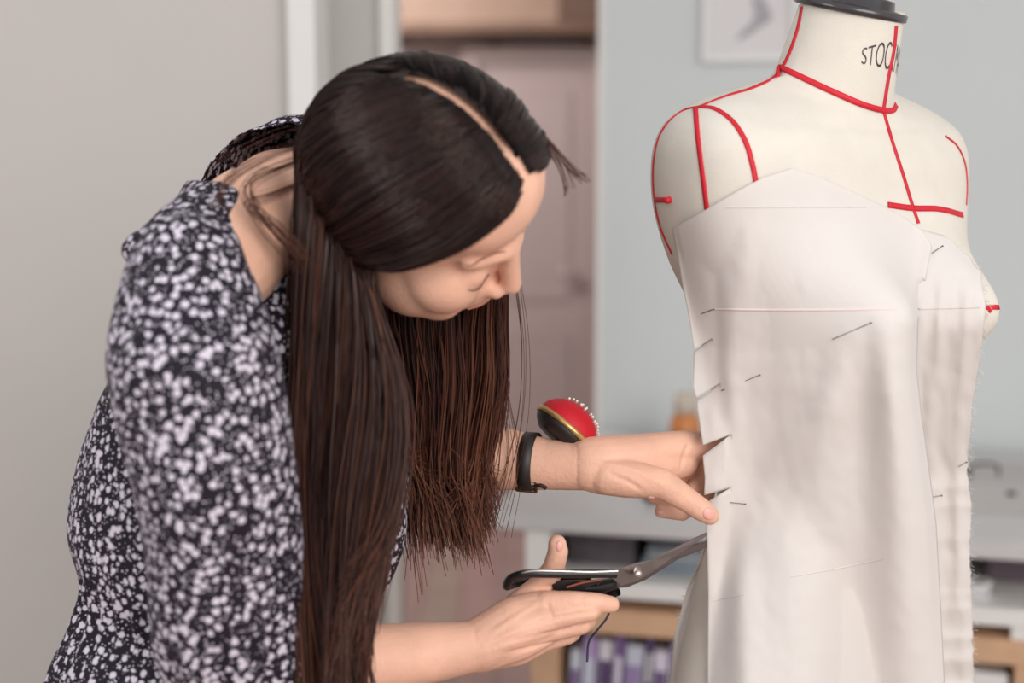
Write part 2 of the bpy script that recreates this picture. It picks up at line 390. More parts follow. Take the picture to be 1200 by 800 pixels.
# objects in the open compartment
def dpt(s, y, z): return DM @ Vector((s, y, z))
def dthing(n, l, c, s, y, z, g=None): return thing(n, l, c, dpt(s, y, z), g)
c0, _ = front(655, 660); c1, _ = front(735, 660)
t = dthing('storage_basket', 'dark grey basket in the desk compartment, behind the scissors', 'basket', (c0 + c1) / 2, .2, zs1)
bm = bmesh.new(); box(bm, c0, c1, .10, .34, zs1 + .0006, zs1 + .006, DM)
for a in ((c0, c1, .10, .106), (c0, c1, .334, .34), (c0, c0 + .006, .106, .334), (c1 - .006, c1, .106, .334)): box(bm, *a, zs1 + .006, zs1 + .075, DM)
obj('basket_body', bm, mat('basket_grey', (88, 80, 84), .8, var=.2, vscale=60), t, False)
boxo('rim', c0 - .003, c1 + .003, .095, .101, zs1 + .068, zs1 + .077, M_dark, t, DM)
for k, (a, c) in enumerate((((c0 + .02), (196, 186, 186)), (c0 + .06, (140, 128, 136)))):
    bm = bmesh.new(); p = dpt(a + .01, .16, zs1 + .007)
    chain(bm, [(p + Vector((0, 0, .016)), .014), (p + Vector((.012, 0, .066)), .016)])
    tag(obj('fabric_roll', bm, mat('roll_%d' % k, c, .8, var=.1)), ['pale rolled fabric standing in the grey basket', 'grey-mauve rolled fabric standing in the grey basket'][k], 'fabric')
f0, _ = front(745, 660); f1, _ = front(850, 660); zz = zs1 + .0006
for k, (c, l) in enumerate((((142, 152, 160), 'blue-grey folded fabric at the bottom of the compartment pile'), ((168, 172, 176), 'light grey folded fabric in the middle of the compartment pile'), ((112, 116, 124), 'slate folded fabric on top of the compartment pile'))):
    h = [.026, .022, .018][k]
    bm = bmesh.new()
    for j in range(2): box(bm, f0 + .01 * k, f1 - .006 * k, .06 + .004 * j, .32, zz + j * h / 2, zz + (j + 1) * h / 2 - .001, DM, bev=h * .22)
    tag(obj('folded_fabric', bm, mat('folded_%d' % k, c, .85, var=.08, vscale=30)), l, 'fabric', 'folded fabrics in the desk compartment'); zz += h
# tape roll and dark box at right compartment
r0, _ = front(1146, 675)
t = dthing('ribbon_roll', 'white ribbon roll lying in the right of the desk compartment', 'ribbon', r0, .07, zs1)
for nm, ra, rb, z0, z1, mm in (('spool_flange', .034, .012, 0, .003, M_white), ('ribbon', .030, .014, .003, .024, mat('ribbon_pale', (205, 200, 204), .6)), ('spool_flange', .034, .012, .024, .027, M_white)):
    bm = bmesh.new(); n = 40; vs = []
    for (r, z) in ((rb, z0), (ra, z0), (ra, z1), (rb, z1)): vs.append([bm.verts.new(dpt(r0 + r * math.cos(6.2832 * k / n), .07 + r * math.sin(6.2832 * k / n), zs1 + .0006 + z)) for k in range(n)])
    for i in range(4):
        for k in range(n): bm.faces.new((vs[i][k], vs[i][(k + 1) % n], vs[(i + 1) % 4][(k + 1) % n], vs[(i + 1) % 4][k]))
    obj(nm, bm, mm, t)
d0, _ = front(1168, 670); d1, _ = front(1250, 670)
tb = dthing('storage_box', 'dark mauve box in the right of the desk compartment', 'box', d0, .3, zs1)
boxo('box_body', d0, d1, .16, .36, zs1 + .0006, zs1 + .06, mat('box_mauve', (104, 90, 98), .7, var=.1), tb, DM, bev=.004); boxo('lid', d0 - .003, d1 + .003, .157, .363, zs1 + .06, zs1 + .072, mat('box_mauve_lid', (84, 72, 80), .7), tb, DM, bev=.003)

# on the worktop: amber jar, dark clip, pattern paper, small dark tools
jp = P(803, 528, 3.08); js = (DM.inverted() @ Vector((jp.x, jp.y, ZT)))
jar = dthing('amber_jar', 'amber glass jar with a pale cork lid on the desk behind the muslin', 'jar', js.x, js.y, ZT)
bm = bmesh.new(); base = Vector((js.x, js.y, ZT + .0006)); n = 32; prof = [(0, 0), (.030, 0), (.034, .004), (.034, .074), (.030, .084), (.026, .088), (.026, .094), (0, .094)]
def lathe(bm, o, prof, n=32, M=DM):
    rs = [[bm.verts.new(M @ (o + Vector((max(r, 1e-5) * math.cos(6.28318 * k / n), max(r, 1e-5) * math.sin(6.28318 * k / n), z)))) for k in range(n)] for r, z in prof]
    for i in range(len(rs) - 1):
        for k in range(n): bm.faces.new((rs[i][k], rs[i][(k + 1) % n], rs[i + 1][(k + 1) % n], rs[i + 1][k]))
lathe(bm, base, prof); obj('jar_body', bm, mat('amber', (196, 118, 52), .25, coat=.3), jar)
bm = bmesh.new(); lathe(bm, base + Vector((0, 0, .0941)), [(0, 0), (.027, 0), (.027, .034), (.023, .044), (0, .044)]); obj('lid', bm, mat('cork', (196, 182, 168), .8), jar)
bm = bmesh.new(); lathe(bm, base + Vector((0, 0, .03)), [(.0342, 0), (.0346, 0), (.0346, .026), (.0342, .026)]); obj('jar_label', bm, mat('jar_label', (168, 96, 48), .7), jar)
s, _ = front(745, 598)
pz = P(757, 603, 2.62); l = DM.inverted() @ Vector((pz.x, pz.y, ZT))
bm = bmesh.new(); cone(bm, dpt(l.x, l.y + .04, ZT + .014), .013, dpt(l.x + .02, l.y + .055, ZT + .014), .013); tag(obj('bobbin', bm, M_dark), 'small black bobbin on the desk edge below the fingers', 'bobbin')
paper = bmesh.new(); a0, _ = front(1010, 600)
for k in range(3): box(paper, a0 + .02 * k, a0 + .75 - .01 * k, .18 + .01 * k, .62, ZT + .0006 + k * .0015, ZT + .0018 + k * .0015, DM)
tag(obj('pattern_paper', paper, mat('pattern_paper', (190, 184, 182), .8, var=.04), None, False), 'pale pattern paper sheets spread on the desk right of the dress form', 'paper')
g = P(1150, 548, 2.85); l = DM.inverted() @ Vector((g.x, g.y, 0))
gl = dthing('fabric_clip', 'dark metal sewing clip lying on the papers beside the muslin', 'clip', l.x, l.y, ZT)
wire('clip_wire', [dpt(l.x - .04, l.y, ZT + .008), dpt(l.x - .01, l.y + .01, ZT + .028), dpt(l.x + .03, l.y, ZT + .03), dpt(l.x + .035, l.y + .01, ZT + .008)], .003, M_black, gl)
boxo('clip_jaw', l.x - .045, l.x - .02, l.y - .012, l.y + .012, ZT + .0045, ZT + .016, M_dark, gl, DM, bev=.002)
g = P(1185, 580, 2.7); l = DM.inverted() @ Vector((g.x, g.y, 0))
bm = bmesh.new(); lathe(bm, Vector((l.x, l.y, ZT + .0045)), [(0, 0), (.009, 0), (.009, .004), (.004, .008), (0, .008)]); tag(obj('button', bm, M_dark), 'small dark button on the pattern paper near the frame edge', 'button')

# ================================================================== DRESS FORM
TH = R_(37); FCX, FCY = .339, 1.575
eu = Vector((math.cos(TH), math.sin(TH), 0)); ev = Vector((math.sin(TH), -math.cos(TH), 0))
def zat(py, Y=FCY): return P(600, py, Y).z
def fpt(u, v, z): return Vector((FCX, FCY, z)) + Vector((eu.x * u, eu.y * u, 0)) + Vector((ev.x * v, ev.y * v, 0))
# rings: (z centre, half width, front, back, centre shift v, exponent, dz side, dz front)
zb_ = zat(362); zn = zat(85); zs_ = zat(128)
FR = [ # z, w, f, b, vshift, n, dzside, dzfront
    (zat(8),   .054, .056, .056, .036, 2.0, .000, -.014),
    (zat(45),  .058, .060, .060, .026, 2.0, .000, -.020),
    (zat(85),  .065, .066, .062, .013, 2.0, .000, -.032),
    (zat(98),  .080, .070, .068, .006, 2.0, .004, -.034),
    (zat(112), .116, .076, .082, .002, 2.1, .006, -.030),
    (zat(124), .160, .080, .092, .000, 2.3, .004, -.026),
    (zat(136), .192, .086, .102, .000, 2.5, -.002, -.022),
    (zat(156), .205, .092, .112, .000, 2.6, -.004, -.016),
    (zat(190), .209, .098, .120, .000, 2.6, .0, -.008),
    (zat(240), .207, .104, .120, .000, 2.5, .0, 0),
    (zat(300), .190, .112, .112, .002, 2.4, .0, 0),
    (zat(362), .160, .112, .098, .004, 2.3, .0, 0),
    (zat(420), .146, .102, .090, .004, 2.2, .0, 0),
    (zat(480), .130, .092, .082, .004, 2.1, .0, 0),
    (zat(540), .122, .088, .080, .004, 2.1, .0, 0),
    (zat(600), .130, .094, .088, .002, 2.1, .0, 0),
    (zat(680), .152, .104, .102, .000, 2.1, .0, 0),
    (zat(780), .172, .110, .114, .000, 2.2, .0, 0),
    (zat(860), .176, .110, .114, .000, 2.2, .0, 0),
    (zat(950), .172, .106, .110, .000, 2.2, .0, 0)]
rows = cr(FR, 120); seg = 96; bmf = bmesh.new(); vs = []
for r in rows:
    ring = []
    for k in range(seg):
        t = 2 * math.pi * k / seg; c, s = math.cos(t), math.sin(t); n = r[5]
        u = r[1] * math.copysign(abs(c) ** (2 / n), c); v = (r[2] if s > 0 else r[3]) * math.copysign(abs(s) ** (2 / n), s) + r[4]
        z = r[0] + r[6] * abs(c) + r[7] * max(0, s)
        if s > 0:                                         # bust
            for sg in (-1, 1):
                d2 = ((u - sg * .078) / .058) ** 2 + ((z - zb_ - .003) / .062) ** 2
                v += .073 * math.exp(-d2)
        ring.append(bmf.verts.new(fpt(u, v, z)))
    vs.append(ring)
for i in range(len(vs) - 1):
    for k in range(seg): bmf.faces.new((vs[i][k], vs[i + 1][k], vs[i + 1][(k + 1) % seg], vs[i][(k + 1) % seg]))
bmf.faces.new(vs[0]); bmf.faces.new(vs[-1][::-1])
bmesh.ops.recalc_face_normals(bmf, faces=bmf.faces)
form = thing('dress_form', 'cream linen dressmaking bust form with red style tapes under pinned white muslin', 'dress form', (FCX, FCY, 0))
FB = BVHTree.FromBMesh(bmf)
torso = obj('torso', bmf, M_form, form)
topc = fpt(0, .036, zat(8) + .0)
# cap: slanted with the neck top
cap_n = Vector((.19, -.15, 1)).normalized(); ca, cb = frame(cap_n)
def capring(bm, prof, n=40, o=topc):
    rs = [[bm.verts.new(o + cap_n * h + (ca * math.cos(6.28318 * k / n) + cb * math.sin(6.28318 * k / n)) * max(r, 1e-5)) for k in range(n)] for r, h in prof]
    for i in range(len(rs) - 1):
        for k in range(n): bm.faces.new((rs[i][k], rs[i][(k + 1) % n], rs[i + 1][(k + 1) % n], rs[i + 1][k]))
bm = bmesh.new(); capring(bm, [(0, -.009), (.058, -.009), (.0605, -.008), (.0605, -.0015), (.058, .000), (.046, .001), (.044, .010), (.030, .012), (0, .012)]); obj('neck_cap', bm, mat('cap_black', (52, 46, 48), .3, coat=.4), form)
bm = bmesh.new(); capring(bm, [(.022, .012), (.018, .030), (.026, .038), (.030, .055), (.024, .075), (.010, .088), (0, .09)]); obj('finial', bm, M_black, form)
bm = bmesh.new(); cb_ = topc + cap_n * .0085 - ev * .01 - eu * .02
capring(bm, [(.010, 0), (.010, .002), (0, .002)], 20, cb_); obj('cap_plate', bm, M_steel2, form)
# stand
bm = bmesh.new(); cone(bm, (FCX, FCY, .12), .016, (FCX, FCY, zat(950) + .02), .016); obj('pole', bm, M_black, form)
bm = bmesh.new(); lathe(bm, Vector((FCX, FCY, .02)), [(0, 0), (.03, 0), (.05, .03), (.03, .1), (.02, .14), (0, .14)], M=Matrix.Identity(4)); obj('stand_hub', bm, M_black, form)
for k in range(3):
    a = 2.1 * k + .4; bm = bmesh.new(); d = Vector((math.cos(a), math.sin(a), 0)); o = Vector((FCX, FCY, 0))
    chain(bm, [(o + Vector((0, 0, .09)), .014), (o + d * .14 + Vector((0, 0, .06)), .013), (o + d * .24 + Vector((0, 0, .014)), .0135)]); obj('stand_foot', bm, M_black, form)

def cast(px, py, bvh=FB):
    d = ray(px, py).normalized(); h = bvh.ray_cast(CAM, d); return h
def ribbon_path(pts, n=60):
    return cr(pts, n)
def tape(name, pts, width, m, parent, off=.0012, bvh=None, n=60, label=None):
    """a flat strip laid on the surface along a pixel path"""
    bvh = bvh or FB; P3 = []; N3 = []
    for px, py in cr(pts, n):
        h = cast(px, py, bvh)
        if h[0] is None:
            d = ray(px, py).normalized(); q = CAM + d * 1.55; nn = bvh.find_nearest(q)
            P3.append(nn[0]); N3.append(nn[1])
        else: P3.append(h[0]); N3.append(h[1])
    for i in range(len(N3)):
        if N3[i].dot(CAM - P3[i]) < 0 and bvh is not FB: N3[i] = -N3[i]
    Ns = []
    for i in range(len(N3)):
        a = sum((N3[j] for j in range(max(0, i - 2), min(len(N3), i + 3))), Vector()); Ns.append(a.normalized())
    bm = bmesh.new(); prev = None
    for i in range(len(P3)):
        T = (P3[min(i + 1, len(P3) - 1)] - P3[max(i - 1, 0)]); 
        if T.length < 1e-7: continue
        T.normalize(); B = T.cross(Ns[i]).normalized() * width / 2; c = []
        for s in (-1, 0, 1):
            q = P3[i] + B * s; nn = bvh.find_nearest(q)
            q = nn[0] if nn[0] is not None else q
            c.append((q + Ns[i] * off, q + Ns[i] * (off * .2)))
        tp = [bm.verts.new(x[0]) for x in c]; ed = [bm.verts.new(c[0][1]), bm.verts.new(c[2][1])]; cur = [ed[0]] + tp + [ed[1]]
        if prev:
            for a in range(4): bm.faces.new((prev[a], prev[a + 1], cur[a + 1], cur[a]))
        prev = cur
    o = obj(name, bm, m, parent)
    if label: o['label'] = label
    return o
TW = .0052
tape('style_tape', [(905, 75), (930, 86), (975, 107), (1010, 122), (1035, 129), (1046, 129), (1050, 123)], TW + .001, M_tape, form)
tape('style_tape', [(940, 8), (936, 30), (930, 50), (922, 70), (916, 80)], TW, M_tape, form)
tape('style_tape', [(916, 80), (905, 92), (880, 104), (850, 113), (820, 125)], TW * .7, M_tape, form)
tape('style_tape', [(1050, 30), (1047, 60), (1041, 90), (1035, 128)], TW, M_tape, form)
tape('style_tape', [(1035, 130), (1045, 165), (1058, 205), (1068, 238), (1076, 262)], TW * .8, M_tape, form)
tape('style_tape', [(815, 126), (818, 160), (823, 200), (828, 240), (834, 290)], TW, M_tape, form)
tape('style_tape', [(820, 125), (838, 128), (858, 142), (873, 165), (881, 190), (885, 210), (888, 240)], TW, M_tape, form)
tape('style_tape', [(820, 125), (800, 130), (782, 145), (771, 165), (766, 195), (767, 230), (774, 265), (788, 298)], TW * .6, M_tape, form)
tape('style_tape', [(1040, 240), (1070, 244), (1100, 245), (1128, 252)], TW + .001, M_tape, form)
tape('style_tape', [(1108, 160), (1121, 171), (1130, 190), (1133, 215), (1132, 240)], TW * .5, M_tape, form)
tape('style_tape', [(767, 234), (786, 234)], TW, M_tape, form, n=12)
tape('style_tape', [(1150, 360), (1165, 360), (1176, 360)], TW, M_tape, form, n=12)
bm = bmesh.new(); h = cast(785, 234)
if h[0] is not None:
    cone(bm, h[0] - h[1] * .002, .0035, h[0] + h[1] * .003, .0035); obj('tape_pin', bm, M_tape, form)
# printed maker's word on the neck
td = bpy.data.curves.new('neck_print', 'FONT'); td.body = 'STOCKMAN'; td.size = 1; td.offset = -.012; td.space_character = 1.0
to = bpy.data.objects.new('neck_print_tmp', td); COL.objects.link(to); dg = bpy.context.evaluated_depsgraph_get(); dg.update()
tm = bpy.data.meshes.new_from_object(to.evaluated_get(dg)); bpy.data.objects.remove(to)
bm = bmesh.new(); bm.from_mesh(tm); bmesh.ops.triangulate(bm, faces=bm.faces); bmesh.ops.subdivide_edges(bm, edges=bm.edges, cuts=2)
xs = [v.co.x for v in bm.verts]; x0, x1 = min(xs), max(xs)
# start angle on the neck at pixel 1008, run around the neck towards the far side
hs = cast(1010, 63)[0]; ax = fpt(0, .022, hs.z)
a0 = math.atan2(hs.y - ax.y, hs.x - ax.x); rr = (Vector((hs.x, hs.y)) - Vector((ax.x, ax.y))).length
TWID = .078; THT = .0265
for v in bm.verts:
    f = (v.co.x - x0) / (x1 - x0); hgt = v.co.y / .72 * THT * (.62 + .5 * min(1, f / .35))
    a = a0 + f * TWID / rr; dz = hgt - .010 - .012 * f
    o = Vector((ax.x, ax.y, hs.z + dz)) + Vector((math.cos(a), math.sin(a), 0)) * .2
    hh = FB.ray_cast(o, Vector((-math.cos(a), -math.sin(a), 0)))
    v.co = (hh[0] + hh[1] * .0006) if hh[0] is not None else o
obj('neck_lettering', bm, M_ink, torso, False)

# ================================================================== MUSLIN
def ip(y, tab):
    return float(np.interp(y, [a for a, b in tab], [b for a, b in tab]))
toile = thing('muslin_toile', 'white muslin toile pinned and draped over the dress form, left edge snipped', 'fabric', (FCX - .05, FCY - .12, .66))
XL = [(190, 788), (268, 788), (300, 794), (330, 799), (365, 806), (410, 813), (455, 812), (470, 816), (500, 820), (525, 823), (560, 826), (584, 825), (620, 828), (700, 830), (800, 829), (1000, 822)]
XR = [(190, 1086), (290, 1092), (330, 1084), (375, 1076), (430, 1074), (487, 1080), (550, 1089), (612, 1097), (700, 1102), (800, 1107), (1000, 1115)]
YT = [(788, 268), (830, 244), (868, 222), (895, 208), (932, 197), (965, 208), (1000, 224), (1036, 241), (1062, 256), (1080, 270), (1090, 288)]
NU, NV = 130, 230
U = np.linspace(0, 1, NU) ** 1.0
PXY = np.zeros((NV, NU, 2)); YB = 1000
for i in range(NU):
    yt = ip(788 + U[i] * 302, YT)
    for j in range(NV):
        y = yt + (YB - yt) * j / (NV - 1); PXY[j, i] = (ip(y, XL) * (1 - U[i]) + ip(y, XR) * U[i], y)
slits = [((812, 412), (834, 396), 1.5), ((813, 470), (843, 449), 2.5), ((821, 529), (856, 509), 12), ((823, 586), (857, 571), 10)]
slit_rows = {}
for (xl, yl), (xt, yt), gap in slits:
    j = int(np.argmin(np.abs(PXY[:, 0, 1] - yl)))
    k = int(np.argmin(np.abs(PXY[j, :, 0] - xt)))
    for i in range(0, k + 14):
        x = PXY[j, i, 0]; ys = yl + (yt - yl) * (x - xl) / (xt - xl); w_ = 1 if i <= k else max(0, 1 - (i - k) / 14)
        d = (ys - PXY[j, i, 1]) * w_
        op = gap * max(0, 1 - i / k) if i <= k else 0
        for jj in range(max(0, j - 16), min(NV, j + 18)):
            f = max(0, 1 - abs(jj - j - .5) / 16); PXY[jj, i, 1] += d * f
            PXY[jj, i, 1] += (op / 2 if jj > j else -op / 2) * f
            if jj in (j, j + 1) and i <= k: PXY[jj, i, 1] = ys + (op / 2 if jj > j else -op / 2)
    slit_rows[j] = k
# depth: rest on the form, hang where it falls free
Z = np.full((NV, NU), np.nan)
for j in range(NV):
    for i in range(NU):
        h = cast(*PXY[j, i]); 
        if h[0] is not None: Z[j, i] = h[0].y - .006
for j in range(NV):
    ok = np.where(~np.isnan(Z[j]))[0]
    row = Z[j].copy()
    row[np.isnan(row)] = 0
    # left of the form edge continue with the nearest good depth, limited
    i0 = ok[0] + 3 if len(ok) else 0
    lim = np.interp(PXY[j, 0, 1], [268, 400, 540, 800, 1000], [1.50, 1.475, 1.470, 1.47, 1.47])
    for i in range(NU):
        if i < i0 or np.isnan(Z[j, i]): row[i] = lim
    Z[j] = np.minimum(row, lim + .05 * 0 + .02) if False else row
hang = Z.copy()
for j in range(1, NV):
    dy = (PXY[j, :, 1] - PXY[j - 1, :, 1]).clip(0, None)
    hang[j] = np.minimum(Z[j], hang[j - 1] + .00022 * dy)
Zs = hang.copy()
for it in range(60):
    p = np.pad(Zs, 1, mode='edge'); Zs = (p[:-2, 1:-1] + p[2:, 1:-1] + p[1:-1, :-2] + p[1:-1, 2:] + 4 * Zs) / 8
    Zs = np.minimum(Zs, hang + .002)
def ridge(x, y, pts, w, a):
    xs_ = [p[0] for p in pts]; ys_ = [p[1] for p in pts]
    if y < ys_[0] - 30: return 0
    xc_ = np.interp(y, ys_, xs_); f = min(1, max(0, (y - ys_[0] + 30) / 110))
    return a * f * math.exp(-((x - xc_) / (w * (1 + (y - ys_[0]) / 500))) ** 2)
folds = [([(1040, 380), (1055, 600), (1075, 1000)], 20, .016), ([(1000, 400), (930, 640), (900, 1000)], 26, .012), ([(1015, 400), (1000, 640), (1000, 1000)], 22, -.010),
         ([(850, 420), (862, 600), (870, 1000)], 16, .010), ([(880, 560), (850, 700), (845, 1000)], 18, -.008), ([(960, 470), (880, 590), (860, 700)], 22, .006), ([(1000, 540), (970, 700), (950, 1000)], 24, .010), ([(890, 230), (870, 300), (850, 420)], 14, .003), ([(838, 300), (842, 420), (850, 520)], 7, -.003)]
for j in range(NV):
    for i in range(NU):
        x, y = PXY[j, i]; s = sum(ridge(x, y, *f) for f in folds)
        s += .0016 * noise.noise(Vector((x / 45, y / 60, 3))) + .0006 * noise.noise(Vector((x / 14, y / 18, 9)))
        Zs[j, i] = min(Zs[j, i] - s, Z[j, i] if Z[j, i] > 0 else 9)
# the last columns tuck back like a falling edge
V = []; idx = {}
for j in range(NV):
    for i in range(NU):
        tuck = .012 * max(0, (i - (NU - 9)) / 8) ** 2 if PXY[j, i, 1] > 330 else 0
        flap = 0
        for n_, (jr, kr) in enumerate(slit_rows.items()):
            if jr < j < jr + 14 and i < kr: flap = .004 * (1 - i / kr) * (1 - (j - jr) / 14)
        V.append(P(PXY[j, i, 0], PXY[j, i, 1], Zs[j, i] + tuck + flap))
F = []
for j in range(NV - 1):
    for i in range(NU - 1):
        if j in slit_rows and i < slit_rows[j]: continue
        a = j * NU + i; F.append((a, a + 1, a + NU + 1, a + NU))
CB = BVHTree.FromPolygons(V, F)
fp = link_mesh('front_panel', np_mesh('front_panel', V, F), M_cloth, toile)
sm = fp.modifiers.new('thickness', 'SOLIDIFY'); sm.thickness = .0007; sm.offset = 0

# side front panel following the form to the frayed far edge
XR2 = [(270, 1100), (300, 1134), (319, 1149), (362, 1155), (412, 1149), (475, 1139), (550, 1133), (594, 1138), (650, 1136), (720, 1139), (800, 1141), (1000, 1148)]
XL2 = [(270, 1060), (1000, 1060)]
NU2, NV2 = 46, 170; V = []; Zm = np.zeros((NV2, NU2)); PP = np.zeros((NV2, NU2, 2))
for j in range(NV2):
    y = 276 + (1000 - 276) * (j / (NV2 - 1))
    for i in range(NU2):
        u = i / (NU2 - 1); x = 1056 * (1 - u) + (ip(y, XR2) + 2.2 * noise.noise(Vector((y / 9, 1, 1))) * (u > .95)) * u
        yy = y + (1 - u) * -14 * max(0, 1 - j / 20); h = cast(x, yy); PP[j, i] = (x, yy)
        Zm[j, i] = h[0].y - .0035 if h[0] is not None else np.nan
for j in range(NV2):
    ok = ~np.isnan(Zm[j]); Zm[j] = np.interp(np.arange(NU2), np.where(ok)[0], Zm[j][ok]) if ok.any() else Zm[j - 1]
for j in range(1, NV2): Zm[j] = np.minimum(Zm[j], Zm[j - 1] + .0024)
Zk = Zm.copy()
for it in range(16):
    p = np.pad(Zk, 1, mode='edge'); Zk = np.minimum((p[:-2, 1:-1] + p[2:, 1:-1] + p[1:-1, :-2] + p[1:-1, 2:] + 4 * Zk) / 8, Zm + .0005)
for j in range(NV2):
    for i in range(NU2):
        x, y = PP[j, i]; s = ridge(x, y, [(1110, 300), (1098, 420), (1088, 520), (1100, 1000)], 7, .006) + ridge(x, y, [(1135, 330), (1122, 500), (1128, 1000)], 6, .004) + .002 * noise.noise(Vector((x / 12, y / 22, 5)))
        V.append(P(x, y, Zk[j, i] - max(s, -.001)))
F = [(j * NU2 + i, j * NU2 + i + 1, (j + 1) * NU2 + i + 1, (j + 1) * NU2 + i) for j in range(NV2 - 1) for i in range(NU2 - 1)]
SB = BVHTree.FromPolygons(V, F)
spn = link_mesh('side_panel', np_mesh('side_panel', V, F), M_cloth, toile); sm = spn.modifiers.new('thickness', 'SOLIDIFY'); sm.thickness = .0006; sm.offset = 0
# frayed threads
edge = [V[j * NU2 + NU2 - 1] for j in range(2, NV2)]; paths = []
for q in range(260):
    a = edge[int(len(edge) * .75 * random.random() ** 1.1)]; L = random.uniform(.002, .008)
    d = Vector((random.uniform(.2, 1), random.uniform(-.6, .6), random.uniform(-.8, .6))).normalized()
    c = Vector((random.gauss(0, .4), random.gauss(0, .4), random.gauss(-.3, .4)))
    paths.append([a + d * L * t + c * L * t * t * .6 for t in (-.1, .25, .5, .75, 1)])
Vt, Ft = tube_np(np.array([[list(v) for v in p] for p in paths]), np.full((len(paths), 5), .00022), 3)
fr = link_mesh('frayed_thread', fast_mesh('frayed_thread', Vt, Ft), M_cloth, toile); fr['kind'] = 'stuff'

# back panel peeping out at lower left
V = []; NJ, NI = 90, 26
XLb = [(630, 828), (655, 822), (690, 805), (740, 791), (800, 784), (1000, 768)]
for j in range(NJ):
    y = 632 + (1000 - 632) * j / (NJ - 1)
    for i in range(NI):
        u = i / (NI - 1); x = ip(y, XLb) * (1 - u) + 852 * u + (1.6 * noise.noise(Vector((y / 6, 2, 7))) if i == 0 else 0)
        V.append(P(x, y, 1.515 + .016 * (1 - u) - .007 * math.sin(u * 14 + y / 70) + .02 * u * 0))
F = [(j * NI + i, j * NI + i + 1, (j + 1) * NI + i + 1, (j + 1) * NI + i) for j in range(NJ - 1) for i in range(NI - 1)]
bp_ = link_mesh('back_panel', np_mesh('back_panel', V, F), M_cloth, toile); sm = bp_.modifiers.new('thickness', 'SOLIDIFY'); sm.thickness = .0006; sm.offset = 0
paths = []
for q in range(90):
    a = Vector(V[random.randrange(2, NJ) * NI]); L = random.uniform(.002, .006); d = Vector((-1, random.uniform(-.5, .5), random.uniform(-.8, .8))).normalized()
    paths.append([a + d * L * t + Vector((0, 0, random.uniform(-.3, .3))) * L * t * t for t in (-.1, .25, .5, .75, 1)])
Vt, Ft = tube_np(np.array([[list(v) for v in p] for p in paths]), np.full((len(paths), 5), .00022), 3)
fr = link_mesh('frayed_thread', fast_mesh('frayed_thread', Vt, Ft), M_cloth, toile); fr['kind'] = 'stuff'
# stitch line and marked lines
tape('marking_line', [(835, 362), (900, 363), (980, 363), (1050, 362)], .0020, M_pinkline, toile, .0010, CB)
tape('marking_line', [(850, 243), (900, 243), (960, 243), (1015, 243)], .0011, M_pencil, toile, .0008, CB)
tape('pencil_mark', [(926, 676), (970, 668), (1035, 655)], .0009, M_pencil, toile, .0008, CB, label='faint grey pencil mark')
tape('pencil_mark', [(835, 704), (872, 697)], .0009, M_pencil, toile, .0008, CB, label='faint grey pencil mark')
tape('marking_line', [(1076, 362), (1110, 361), (1148, 360)], .0016, M_pencil, toile, .0010, SB)

# pins in the muslin
def pin(a, b, label, bvh=CB, name='pin'):
    pa = cast(*a, bvh)[0]; pb = cast(*b, bvh)[0]
    if pa is None or pb is None: return
    off = Vector((0, -.0024, 0)); bm = bmesh.new(); cone(bm, pa + off, .00045, pb + off * .6, .00035, 8, 3); cone(bm, pb + off * .8, .0009, pb + off * .9 + Vector((.0001, 0, 0)), .0009, 8, 3)
    o = obj('dressmaking_pin', bm, M_pin); tag(o, label, 'pin', 'pins in the muslin')
pin((845, 457), (890, 439), 'steel pin in the muslin just right of the second snip')
pin((975, 397), (1020, 378), 'steel pin slanting below the bust line of the muslin')
pin((822, 367), (836, 362), 'steel pin at the left end of the marked bust line')
pin((856, 588), (873, 590), 'short steel pin in the muslin right of the thumb')
pin((1092, 296), (1104, 288), 'steel pin near the top of the far side panel', SB)
pin((1091, 582), (1103, 580), 'steel pin low in the far side panel', SB)
pin((1123, 546), (1132, 541), 'dark pin at the frayed far edge of the muslin', SB)

# ================================================================== PERSON
YH = 1.34; HS = 1.095
HC = P(503, 214, YH)
Fh = Vector((.8235, -.2066, -.5284)).normalized(); Uh = Vector((.2549, -.6973, .6699)); Uh = (Uh - Fh * Uh.dot(Fh)).normalized(); Rh = Fh.cross(Uh).normalized()
def H(r, f, u): return HC + (Rh * r + Fh * f + Uh * u) * HS
def he(bm, c, rad): ellip(bm, H(*c), [Rh * rad[0] * HS, Fh * rad[1] * HS, Uh * rad[2] * HS])
person = thing('person', 'woman with long dark hair in a dark floral dress, leaning forward to cut the muslin', 'person', (-.33, 1.42, 0))
body = bmesh.new()
# head
he(body, (0, -.006, .006), (.075, .092, .092)); he(body, (0, .028, -.040), (.062, .058, .075)); he(body, (0, .046, -.094), (.030, .030, .024))
he(body, (0, .046, .030), (.066, .050, .052)); he(body, (0, .060, -.070), (.036, .032, .034))
for s in (-1, 1):
    he(body, (s * .036, .050, -.052), (.032, .036, .034)); he(body, (s * .046, .024, -.076), (.024, .036, .032)); he(body, (s * .030, .046, -.085), (.024, .030, .026))
    cone(body, H(s * .010, .086, -.012), .010, H(s * .044, .070, -.008), .009)
    he(body, (s * .031, .072, -.030), (.0165, .0150, .0135)); he(body, (s * .0110, .092, -.061), (.0075, .010, .0075))
    he(body, (s * .078, -.012, -.035), (.006, .017, .030))
chain(body, [(H(0, .086, -.008), .0100), (H(0, .095, -.034), .0105), (H(0, .1015, -.053), .0105)]); cone(body, H(-.013, .078, -.083), .008, H(.013, .078, -.083), .008); cone(body, H(-.011, .074, -.093), .0085, H(.011, .074, -.093), .0085)
